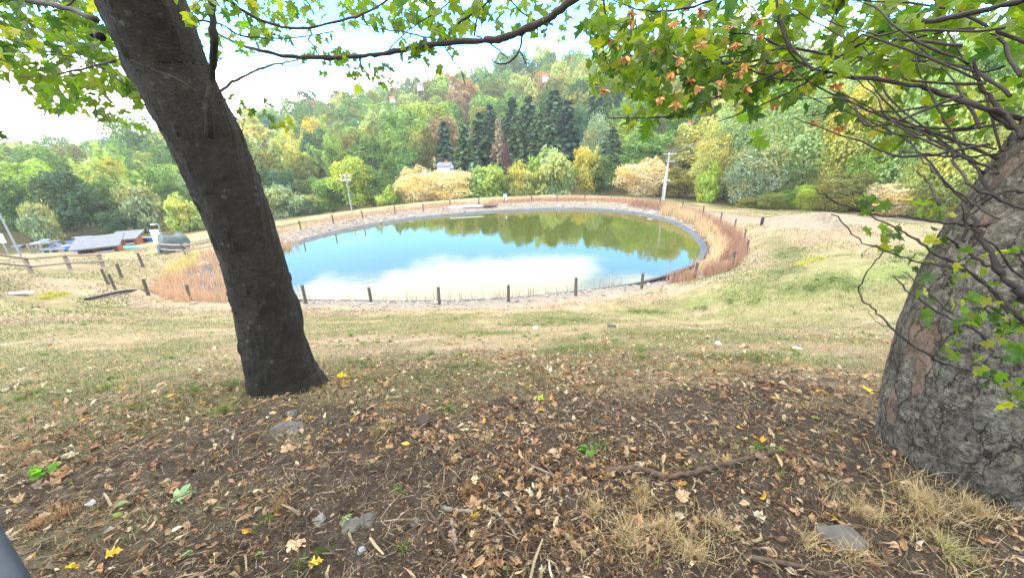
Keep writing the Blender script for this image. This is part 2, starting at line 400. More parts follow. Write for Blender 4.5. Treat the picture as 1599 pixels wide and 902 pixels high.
def bark_mat(kind):
    t = NT('bark_' + kind)
    if kind == 'smooth':        # dark bark with fine level rings and pale lichen specks
        a = t.noise(24, 7, .75, stretch=(.6, .6, 1.5)); b = t.noise(75, 5, .65); big = t.noise(3, 4, .6)
        c = t.ramp(a, [(.3, (.0055, .0042, .003)), (.55, (.017, .0135, .0095)), (.75, (.046, .037, .027))])
        c = t.mul(c, t.ramp(big, [(.3, g3(.65)), (.7, g3(1.35))]))
        v = t.n('ShaderNodeTexVoronoi'); v.inputs['Scale'].default_value = 15; tc = t.n('ShaderNodeTexCoord'); t.l(tc.outputs['Object'], v.inputs['Vector'])
        sp = t.ramp(v.outputs['Distance'], [(.10, (.75, .75, .75)), (.36, (0, 0, 0))])
        msk = t.mul(sp, t.ramp(t.noise(7, 3), [(.50, (0, 0, 0)), (.62, (1, 1, 1))]))
        lich = t.ramp(b, [(.42, (.02, .02, .018)), (.62, (.13, .135, .115))])
        c = t.mul(c, lich, msk, 'MIX'); t.l(c, t.b.inputs['Base Color']); t.b.inputs['Roughness'].default_value = .75
        m = t.n('ShaderNodeMath', operation='ADD'); t.l(a, m.inputs[0]); t.l(b, m.inputs[1]); t.bump(m.outputs[0], 1.0, .012)
    else:                       # grey plated bark, tan where plates have come off (attribute red), cracks (green)
        a = t.noise(20, 6, .7); b = t.noise(95, 5, .65); big = t.noise(4, 4, .6)
        tc = t.n('ShaderNodeTexCoord'); mp = t.n('ShaderNodeMapping'); mp.inputs['Scale'].default_value = (1, 1, .36); t.l(tc.outputs['Object'], mp.inputs[0])
        wn_ = t.n('ShaderNodeTexNoise'); wn_.inputs['Scale'].default_value = 8; wn_.inputs['Detail'].default_value = 6; wn_.inputs['Roughness'].default_value = .7; t.l(tc.outputs['Object'], wn_.inputs['Vector'])
        vm = t.n('ShaderNodeVectorMath', operation='SCALE'); vm.inputs['Scale'].default_value = .10; t.l(wn_.outputs['Color'], vm.inputs[0]); va = t.n('ShaderNodeVectorMath', operation='ADD'); t.l(mp.outputs[0], va.inputs[0]); t.l(vm.outputs[0], va.inputs[1])
        def vo(feat, sc_):
            v = t.n('ShaderNodeTexVoronoi', feature=feat); v.inputs['Scale'].default_value = sc_; t.l(va.outputs[0], v.inputs['Vector']); return v
        e1 = t.ramp(vo('DISTANCE_TO_EDGE', 11).outputs['Distance'], [(.0, g3(1)), (.035, g3(0))]); e2 = t.ramp(vo('DISTANCE_TO_EDGE', 31).outputs['Distance'], [(.0, g3(.8)), (.05, g3(0))])
        brk = t.ramp(t.noise(6, 4, .6), [(.38, g3(.12)), (.52, g3(1))]); brk2 = t.ramp(t.noise(11, 3, .5), [(.42, g3(0)), (.58, g3(.8))])
        e1 = t.mul(e1, brk); e2 = t.mul(e2, brk2); crk = t.mul(e1, e2, 1.0, 'LIGHTEN')
        c = t.ramp(a, [(.3, (.075, .066, .054)), (.55, (.15, .135, .112)), (.75, (.27, .25, .21))])
        c = t.mul(c, t.ramp(b, [(.35, g3(.7)), (.65, g3(1.35))])); c = t.mul(c, t.ramp(big, [(.3, (.62, .58, .54)), (.7, (1.2, 1.2, 1.18))])); c = t.mul(c, t.ramp(t.noise(42, 4, .7), [(.34, g3(.55)), (.5, g3(1)), (.68, (1.45, 1.5, 1.4))]))
        cell = t.n('ShaderNodeSeparateColor'); t.l(vo('F1', 11).outputs['Color'], cell.inputs[0])
        tanm = t.ramp(cell.outputs[0], [(.87, g3(0)), (.885, g3(.75))]); tan = t.ramp(a, [(.3, (.14, .085, .06)), (.7, (.27, .19, .14))]); c = t.mul(c, tan, tanm, 'MIX')
        c = t.mul(c, (.025, .019, .015), crk, 'MIX'); t.l(c, t.b.inputs['Base Color']); t.b.inputs['Roughness'].default_value = .88
        h1 = t.n('ShaderNodeMath', operation='MULTIPLY_ADD'); t.l(b, h1.inputs[0]); h1.inputs[1].default_value = .9; t.l(a, h1.inputs[2])
        h2 = t.n('ShaderNodeMath', operation='MULTIPLY_ADD'); t.l(crk, h2.inputs[0]); h2.inputs[1].default_value = -1.1; t.l(h1.outputs[0], h2.inputs[2])
        h3 = t.n('ShaderNodeMath', operation='MULTIPLY_ADD'); t.l(cell.outputs[1], h3.inputs[0]); h3.inputs[1].default_value = .45; t.l(h2.outputs[0], h3.inputs[2])
        h4 = t.n('ShaderNodeMath', operation='MULTIPLY_ADD'); t.l(tanm, h4.inputs[0]); h4.inputs[1].default_value = -.5; t.l(h3.outputs[0], h4.inputs[2]); t.bump(h4.outputs[0], 1.0, .016)
    return t.m
M_barkL = bark_mat('smooth'); M_barkR = bark_mat('plated')

# ------------------------------------------------------------------ ground sheet
def blob(x, y, c, rx, ry=None, rot=0, n=0.5, s=0):
    ry = ry or rx; dx = x - c[0]; dy = y - c[1]; ca, sa = math.cos(rot), math.sin(rot)
    u = (dx * ca + dy * sa) / rx; v = (-dx * sa + dy * ca) / ry
    q = np.exp(-(u * u + v * v)); k = fbm(x * 2.2 / max(rx, ry) ** .5, y * 2.2 / max(rx, ry) ** .5, 4, 60 + s)
    return np.clip(q * (1 - n) + q * n * (k - .35) * 4, 0, 1)
def polyline_dist(x, y, pts):
    d = np.full(np.shape(x), 1e9)
    for a, b in zip(pts[:-1], pts[1:]):
        ex, ey = b[0] - a[0], b[1] - a[1]; t = np.clip(((x - a[0]) * ex + (y - a[1]) * ey) / (ex * ex + ey * ey), 0, 1)
        d = np.minimum(d, np.hypot(x - a[0] - t * ex, y - a[1] - t * ey))
    return d
PATH = [G(1118, 333), G(1150, 340), G(1220, 342), G(1310, 341), G(1400, 342), G(1480, 344), G(1620, 350)]
NEARTRK = [G(180, 462), G(298, 481), G(480, 485), G(686, 484), G(794, 481), G(899, 472), G(1002, 460), G(1090, 444), G(1150, 422), G(1178, 396)]
DITCH = [G(1205, 372), G(1228, 395), G(1235, 412), G(1215, 428), G(1185, 443)]
BARE = [(G(560, 530), 2.6, .9), (G(380, 520), 2.2, .7), (G(690, 545), 1.6, .5), (G(830, 512), 1.1, .35), (G(1080, 490), 1.3, .4), (G(1330, 520), 1.2, .5),
        (G(140, 545), 1.1, .25), (G(40, 535), 1., .25), (G(300, 560), .8, .2), (G(1380, 500), 1.2, .5), (G(90, 440), 4, 1.2)]
GREEN = [(G(870, 497), 1.5, .35), (G(760, 520), 1.0, .4), (G(1000, 488), 2., .5), (G(1120, 470), 2.5, .7), (G(1280, 445), 2.0, .8), (G(1200, 460), 2, .8), (G(1330, 440), 1.4, .6), (G(1430, 392), 3, .7),
         (G(1400, 420), 2, .8), (G(1060, 520), 1.6, .6), (G(930, 545), 1.3, .5), (G(560, 500), 2.5, .5), (G(1050, 575), 1.0, .3), (G(1180, 560), 1, .4), (G(640, 590), .6, .25), (G(760, 575), .7, .3), (G(60, 620), .4, .2), (G(160, 600), .5, .2)]
DRY = [(G(1300, 370), 6, 2.5), (G(1400, 365), 5, 2.5), (G(120, 410), 8, 3), (G(1200, 358), 3, 2)]
def zones(x, y, pd):
    r = np.hypot(x, y); az = np.arctan2(x, y)
    n1 = fbm(x * .35, y * .35, 4, 3); n2 = fbm(x * 1.3, y * 1.3, 4, 7); n3 = fbm(x * 5, y * 5, 3, 9)
    straw = np.array([.27, .222, .145]); green = np.array([.15, .165, .072]); soil = np.array([.084, .070, .060]); bare = np.array([.27, .22, .175])
    sand = np.array([.25, .205, .17]); gravel = np.array([.2, .185, .17]); brown = np.array([.22, .17, .125]); floor = np.array([.07, .065, .03])
    g = sstep(.36, .62, n1 * .55 + n2 * .45)[:, None]
    gr = np.zeros_like(x)
    for c, a, b in GREEN: gr = np.maximum(gr, blob(x, y, c, a, b, n=.45))
    C = straw * (1 - g * .6) + green * g * .6
    C = C * (1 - gr[:, None] * .85) + np.array([.13, .185, .055]) * gr[:, None] * .85
    for c, a, b in DRY: k = blob(x, y, c, a, b, n=.3)[:, None]; C = C * (1 - k) + np.array([.235, .185, .13]) * k
    bk = np.zeros_like(x)
    for c, a, b in BARE: bk = np.maximum(bk, blob(x, y, c, a, b, n=.55))
    C = C * (1 - bk[:, None] * .8) + bare * bk[:, None] * .8
    # litter covered slope below the soil under the trees
    lt = sstep(6.5, 3.6, r + (n2 - .5) * 3.0) ; C = C * (1 - lt[:, None] * .4) + brown * lt[:, None] * .4
    edge = 2.85 + (n2 - .5) * 1.3 + (n3 - .5) * .5 + sstep(.3, .85, az) * 1.3 + sstep(-.3, -.85, az) * .45
    so = sstep(edge + .35, edge - .35, r)
    so = so * (1 - .55 * sstep(.55, .68, fbm(x * 1.9, y * 1.9, 4, 77)) * sstep(1.6, 2.6, r))
    C = C * (1 - so[:, None]) + soil * so[:, None]
    k = sstep(1.1, .3, polyline_dist(x, y, NEARTRK) + (n2 - .5) * .8)[:, None] * .75; C = C * (1 - k) + sand * k
    k = sstep(2.3, 1.2, polyline_dist(x, y, PATH) + (n2 - .5) * .8)[:, None]; C = C * (1 - k) + np.array([.21, .185, .15]) * k
    k = sstep(.9, .3, polyline_dist(x, y, DITCH) + (n2 - .5) * .6)[:, None]; C = C * (1 - k * .6) + np.array([.10, .12, .05]) * k * .6
    k = sstep(4.2, 2.4, pd + (n2 - .5) * 1.5)[:, None]; C = C * (1 - k * .8) + brown * 1.3 * k * .8
    k = sstep(2.6, 1.6, pd + (n2 - .5) * .8)[:, None]; C = C * (1 - k) + gravel * k
    RB = np.interp(az, _az, _RB); k = sstep(RB - 1, RB + 5, r + (n1 - .5) * 8)[:, None]
    C = C * (1 - k) + floor * k
    return np.clip(C, 0, 1), so, np.maximum(gr, g[:, 0] * .5), bk
nr, na = 620, 900
rr = np.concatenate([[0.0], np.geomspace(0.25, 900, nr - 1)])
aa = np.radians(np.concatenate([np.linspace(-72, 72, 760), np.linspace(72, 288, na - 760 + 2)[1:-1]]))
RRg, AA = np.meshgrid(rr, aa, indexing='ij'); gx = (RRg * np.sin(AA)).ravel(); gy = (RRg * np.cos(AA)).ravel()
gpd = pond_dist(gx, gy); gz = height(gx, gy, gpd) + fine(gx, gy) * np.where(gpd < 0.3, 0.2, 1)
gC, gso, ggr, gbk = zones(gx, gy, gpd)
ii, jj = np.meshgrid(np.arange(nr - 1), np.arange(na), indexing='ij'); j2 = (jj + 1) % na
Fq = np.stack([ii * na + jj, ii * na + j2, (ii + 1) * na + j2, (ii + 1) * na + jj], -1).reshape(-1, 4)
ground = mesh_obj('ground', np.stack([gx, gy, gz], 1), Fq, M_ground, C=gC, smooth=True); tag(ground, kind='structure')

def surf(x, y): return height(x, y) + fine(np.asarray(x), np.asarray(y))

# water sheet
ctr = POND.mean(0); nrm = POND - ctr; ext = POND + nrm / np.linalg.norm(nrm, axis=1)[:, None] * 0.12
V = [[ctr[0], ctr[1], ZW]] + [[p[0], p[1], ZW] for p in ext]; n = len(ext)
wat = mesh_obj('water', V, [[0, 1 + i, 1 + (i + 1) % n] for i in range(n)], M_water); tag(wat, kind='structure')
# liner: a strip of black sheet rolled over the edge of the pond
tn = np.roll(POND, -1, 0) - np.roll(POND, 1, 0); tn /= np.linalg.norm(tn, axis=1)[:, None]; nn = np.stack([tn[:, 1], -tn[:, 0]], 1)
if pond_dist(*(POND[0] + nn[0]).reshape(2, 1))[0] < 0: nn = -nn
rng = np.random.default_rng(4)
V = []; offs = [(-.3, -.10), (-.05, .035), (.22, .13), (.30, .19), (.36, .12)]
for i, p in enumerate(POND):
    wob = (vnoise(i * .13, 2.2) - .5) * .12
    for a, b in offs: V.append([p[0] + nn[i][0] * (a + wob), p[1] + nn[i][1] * (a + wob), ZW + b])
m = len(offs); Q = [[i * m + k, i * m + k + 1, ((i + 1) % n) * m + k + 1, ((i + 1) % n) * m + k] for i in range(n) for k in range(m - 1)]
lin = mesh_obj('pond_liner', V, Q, M_liner, smooth=True); tag(lin, 'dark blue grey plastic liner edge running right round the pond', 'pond liner')
print('terrain done')

# ------------------------------------------------------------------ trees across the valley
def cards(P, N, size, rng, asp=1.0, up=None):
    """small leaf-clump faces: P centres, N normals; returns V, Q"""
    n = len(P); N = N / (np.linalg.norm(N, axis=1)[:, None] + 1e-9)
    ref = rng.normal(size=(n, 3)) if up is None else np.broadcast_to(np.array(up, float), (n, 3)) + rng.normal(size=(n, 3)) * .15
    A = np.cross(N, ref); A /= np.linalg.norm(A, axis=1)[:, None] + 1e-9; B = np.cross(N, A)
    s = (size * rng.uniform(.6, 1.4, n))[:, None] / 2; bend = N * s * rng.uniform(-.5, .5, (n, 1))
    V = np.stack([P - A * s - B * s * asp * .4, P + A * s * .3 - B * s * asp + bend, P + A * s + B * s * asp * .4, P - A * s * .3 + B * s * asp + bend], 1).reshape(-1, 3)
    Q = np.arange(n * 4).reshape(n, 4); return V, Q
def crown_round(seed, H, W, nl, leaf, n, droop=0.0, base=.12, top=1.0, tintvar=.25, loose=.5):
    rng = np.random.default_rng(seed); Cn, Rr = [], []
    for i in range(nl):
        u = rng.uniform(0, 1); a = rng.uniform(0, 2 * math.pi)
        zz = base + (top - base) * (0.12 + .80 * u); prof = math.sin(math.pi * min(max((zz - base + .08) / (top - base + .12), 0.02), .98)) ** .55
        rad = W / 2 * prof * rng.uniform(.15, .68); rr_ = W * rng.uniform(.13, .24)
        Cn.append([math.cos(a) * rad, math.sin(a) * rad, zz * H]); Rr.append(rr_)
    Cn = np.array(Cn); Rr = np.array(Rr); w = Rr ** 2; k = rng.choice(nl, n, p=w / w.sum())
    d = rng.normal(size=(n, 3)); d /= np.linalg.norm(d, axis=1)[:, None]; d[:, 2] = np.abs(d[:, 2]) * np.where(rng.random(n) < .72, 1, -1)
    rad = Rr[k] * (1 - np.abs(rng.normal(size=n)) * .16) * (1 + (rng.random(n) < .3) * rng.random(n) * .32); P = Cn[k] + d * rad[:, None] * np.array([1, 1, .85])
    P[:, 2] -= droop * H * rng.random(n) ** 2 * .25
    wv = vnoise(np.arctan2(P[:, 1], P[:, 0]) * 1.3 + 50, P[:, 2] / H * 4.5 + seed, seed) - .5; P = P * np.stack([1 + .42 * wv, 1 + .42 * wv, 1 + .16 * (vnoise(P[:, 0] / W * 5, P[:, 1] / W * 5, seed + 1) - .5) * 2], 1)
    D = np.linalg.norm(P[:, None, :] - Cn[None], axis=2) / Rr[None]; D[np.arange(n), k] = 9
    keep = (D.min(1) > .72) | (rng.random(n) < .12); P = P[keep]; d = d[keep]; k = k[keep]
    N = d + rng.normal(size=d.shape) * loose
    V, Q = cards(P, N, leaf, rng, 1.0 + droop * 1.5, up=(0, 0, 1) if droop else None)
    lt = rng.uniform(1 - tintvar, 1 + tintvar, nl)[k] * rng.uniform(.75, 1.25, len(P)); ye = rng.uniform(0, 1, nl)[k]
    C = np.stack([lt * (1 + .25 * (ye > .72)), lt, lt * (1 - .3 * (ye > .72))], 1)
    return V, Q, np.repeat(C, 4, 0)
def crown_conifer(seed, H, W, leaf, n):
    rng = np.random.default_rng(seed); P, N, C = [], [], []
    nw = int(H * 1.35)
    for i in range(nw):
        z = H * (.06 + .94 * (i + rng.uniform(0, .6)) / nw); R_ = W / 2 * (1 - z / H) ** .78 * rng.uniform(.7, 1.2) + .1
        nb = rng.integers(6, 10); a0 = rng.uniform(0, 7)
        for b in range(nb):
            a = a0 + b * 2 * math.pi / nb + rng.uniform(-.25, .25); L_ = R_ * rng.uniform(.7, 1.1); m = max(3, int(n / nw / nb * (.4 + R_ / (W / 2))))
            t = rng.uniform(.15, 1, m) ** .8; x = L_ * t
            side = rng.normal(size=m) * .10 * L_ * (1.1 - t) ; drp = -.28 * L_ * t ** 1.4 + rng.normal(size=m) * .06 - rng.random(m) * .25
            P.append(np.stack([math.cos(a) * x - math.sin(a) * side, math.sin(a) * x + math.cos(a) * side, z + drp], 1))
            N.append(np.stack([np.full(m, math.cos(a) * .7), np.full(m, math.sin(a) * .7), np.full(m, .8)], 1) + rng.normal(size=(m, 3)) * .35)
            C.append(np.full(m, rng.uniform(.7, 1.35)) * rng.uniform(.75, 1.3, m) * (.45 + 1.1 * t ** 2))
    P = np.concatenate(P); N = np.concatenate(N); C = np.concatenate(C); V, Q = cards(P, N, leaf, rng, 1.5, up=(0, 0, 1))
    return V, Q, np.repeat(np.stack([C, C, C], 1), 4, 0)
def trunk_mesh(seed, H, r, limbs=5, top=.6, lean=.04):
    rng = np.random.default_rng(seed); m = MB(); P = [[0, 0, -.6]]
    for k in range(1, 6): P.append([rng.normal() * lean * H * k / 5, rng.normal() * lean * H * k / 5, H * top * k / 5])
    P = np.array(P); m.tube(cr(P, 2), np.interp(np.linspace(0, 1, 11), [0, .1, 1], [r * 1.4, r, r * .45]), 7)
    for k in range(limbs):
        t = rng.uniform(.35, .95); i = t * 5; a = P[int(i)] + (P[min(int(i) + 1, 5)] - P[int(i)]) * (i - int(i)); az = rng.uniform(0, 6.28); L_ = H * rng.uniform(.15, .28)
        m.tube(cr([a, a + [math.cos(az) * L_ * .5, math.sin(az) * L_ * .5, L_ * .35], a + [math.cos(az) * L_ * .8, math.sin(az) * L_ * .8, L_ * .9]], 2), np.linspace(r * .4, r * .12, 5), 5)
    return m
KINDS = {}
def add_kind(k, fn, H, W, tr):
    V, Q, C = fn; o = mesh_obj('crown', V, Q, M_leaf, C=C); t = tr.build('trunk', M_bgbark, smooth=True)
    KINDS.setdefault(k, []).append((o.data, t.data, H, W)); bpy.data.objects.remove(o); bpy.data.objects.remove(t)
for s in range(4): add_kind('round', crown_round(10 + s, 12, 10, 34, .42, 8500, loose=.55), 12, 10.2, trunk_mesh(s, 12, .22))
for s in range(3): add_kind('tall', crown_round(20 + s, 15, 9, 40, .45, 9000, base=.08, loose=.6), 15, 9.2, trunk_mesh(s + 5, 15, .24))
for s in range(2): add_kind('near', crown_round(80 + s, 16, 12, 60, .27, 26000, base=.03, loose=.8, tintvar=.2, droop=.15), 16, 12, trunk_mesh(s + 30, 16, .22, 9, .8))
for s in range(3): add_kind('willow', crown_round(30 + s, 8, 8.5, 34, .30, 11000, droop=.8, base=.03, loose=.5, tintvar=.14), 8, 8.8, trunk_mesh(s + 9, 8, .2))
for s in range(3): add_kind('bush', crown_round(40 + s, 4, 5.5, 46, .15, 16000, base=-.05, loose=.9, tintvar=.15), 4, 5.6, trunk_mesh(s + 12, 4, .09, 6))
for s in range(2): add_kind('wispy', crown_round(50 + s, 12, 11, 46, .30, 13000, droop=.3, base=.06, loose=.9, tintvar=.2), 12, 11, trunk_mesh(s + 15, 12, .2, 9, .8))
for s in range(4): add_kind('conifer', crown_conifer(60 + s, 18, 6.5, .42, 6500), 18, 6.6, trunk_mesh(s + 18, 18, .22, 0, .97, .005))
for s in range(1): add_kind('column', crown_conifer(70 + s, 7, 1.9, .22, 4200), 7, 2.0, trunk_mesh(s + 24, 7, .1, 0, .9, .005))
PAL = dict(dark=(.040, .085, .030), oak=(.060, .115, .032), mid=(.085, .155, .036), green=(.10, .185, .042), light=(.16, .25, .062), lime=(.20, .29, .05), olive=(.14, .155, .045),
           silver=(.20, .25, .15), yellow=(.30, .29, .06), paleyellow=(.30, .33, .10), rust=(.25, .165, .085), peach=(.54, .43, .27), brown=(.30, .23, .16), spruce=(.042, .078, .034),
           fir=(.024, .055, .032), bluespruce=(.12, .20, .17), greybrown=(.40, .36, .27), palegreen=(.21, .28, .12), teal=(.055, .13, .075), purple=(.09, .05, .07), larch=(.19, .16, .11))
CW = dict(dark='dark green', oak='deep green', mid='mid green', green='fresh green', light='light green', lime='lime green', olive='olive', silver='silvery green', yellow='bright yellow',
          paleyellow='pale yellowish', rust='rusty brown', peach='peach coloured', brown='brown', spruce='dark green', fir='almost black green', bluespruce='blue green', greybrown='grey brown',
          palegreen='pale green', teal='bluish green', purple='purple', larch='greyish brown')
KN = dict(near=('leafy_tree', 'tree', 'leafy tree'), round=('broadleaf_tree', 'tree', 'round tree'), tall=('broadleaf_tree', 'tree', 'domed tree'), willow=('willow_tree', 'tree', 'drooping willow'), bush=('bush', 'bush', 'bush'),
          wispy=('wispy_tree', 'tree', 'wispy tree'), conifer=('conifer_tree', 'conifer', 'pointed conifer'), column=('conifer_tree', 'conifer', 'narrow conifer'))
trng = np.random.default_rng(77); TREES = []
def put_tree(x, y, kind, colr, H, W, label=None, group=None, z=None):
    cm, tm, h0, w0 = KINDS[kind][trng.integers(len(KINDS[kind]))]
    nm, cat, _ = KN[kind]; z = hz(x, y) if z is None else z
    e = empty(nm, (x, y, z - .15), label, cat, group, rz=trng.uniform(0, 6.28))
    c = bpy.data.objects.new('crown', cm); t = bpy.data.objects.new('trunk', tm)
    v = np.array(PAL[colr]) * 1.2 * trng.uniform(.88, 1.14) * np.array([trng.uniform(.9, 1.12), 1, trng.uniform(.85, 1.15)])
    for o in (c, t):
        col.objects.link(o); o.parent = e; o.scale = (W / w0, W / w0 * trng.uniform(.9, 1.1), H / h0)
    c.color = (*v, 1); TREES.append((e, x, y, H, W, kind, colr)); return e
def hero(px, r, top, w, kind, colr, label):
    q = ray(px, top + 20); h = math.hypot(q[0], q[1]); x, y = q[0] / h * r, q[1] / h * r
    qt = ray(px, top); zt = r * qt[2] / math.hypot(qt[0], qt[1]); z = hz(x, y); H = max(zt - z, 1.2)
    d = project(np.array([x, y, (zt + z) / 2]))[2]; k = math.hypot((px - PCX) / FPX, 1)
    W = w * d / FPX / (k ** .6) * (2.0 if kind == 'conifer' else 1.12); put_tree(x, y, kind, colr, H, W, label, z=z)
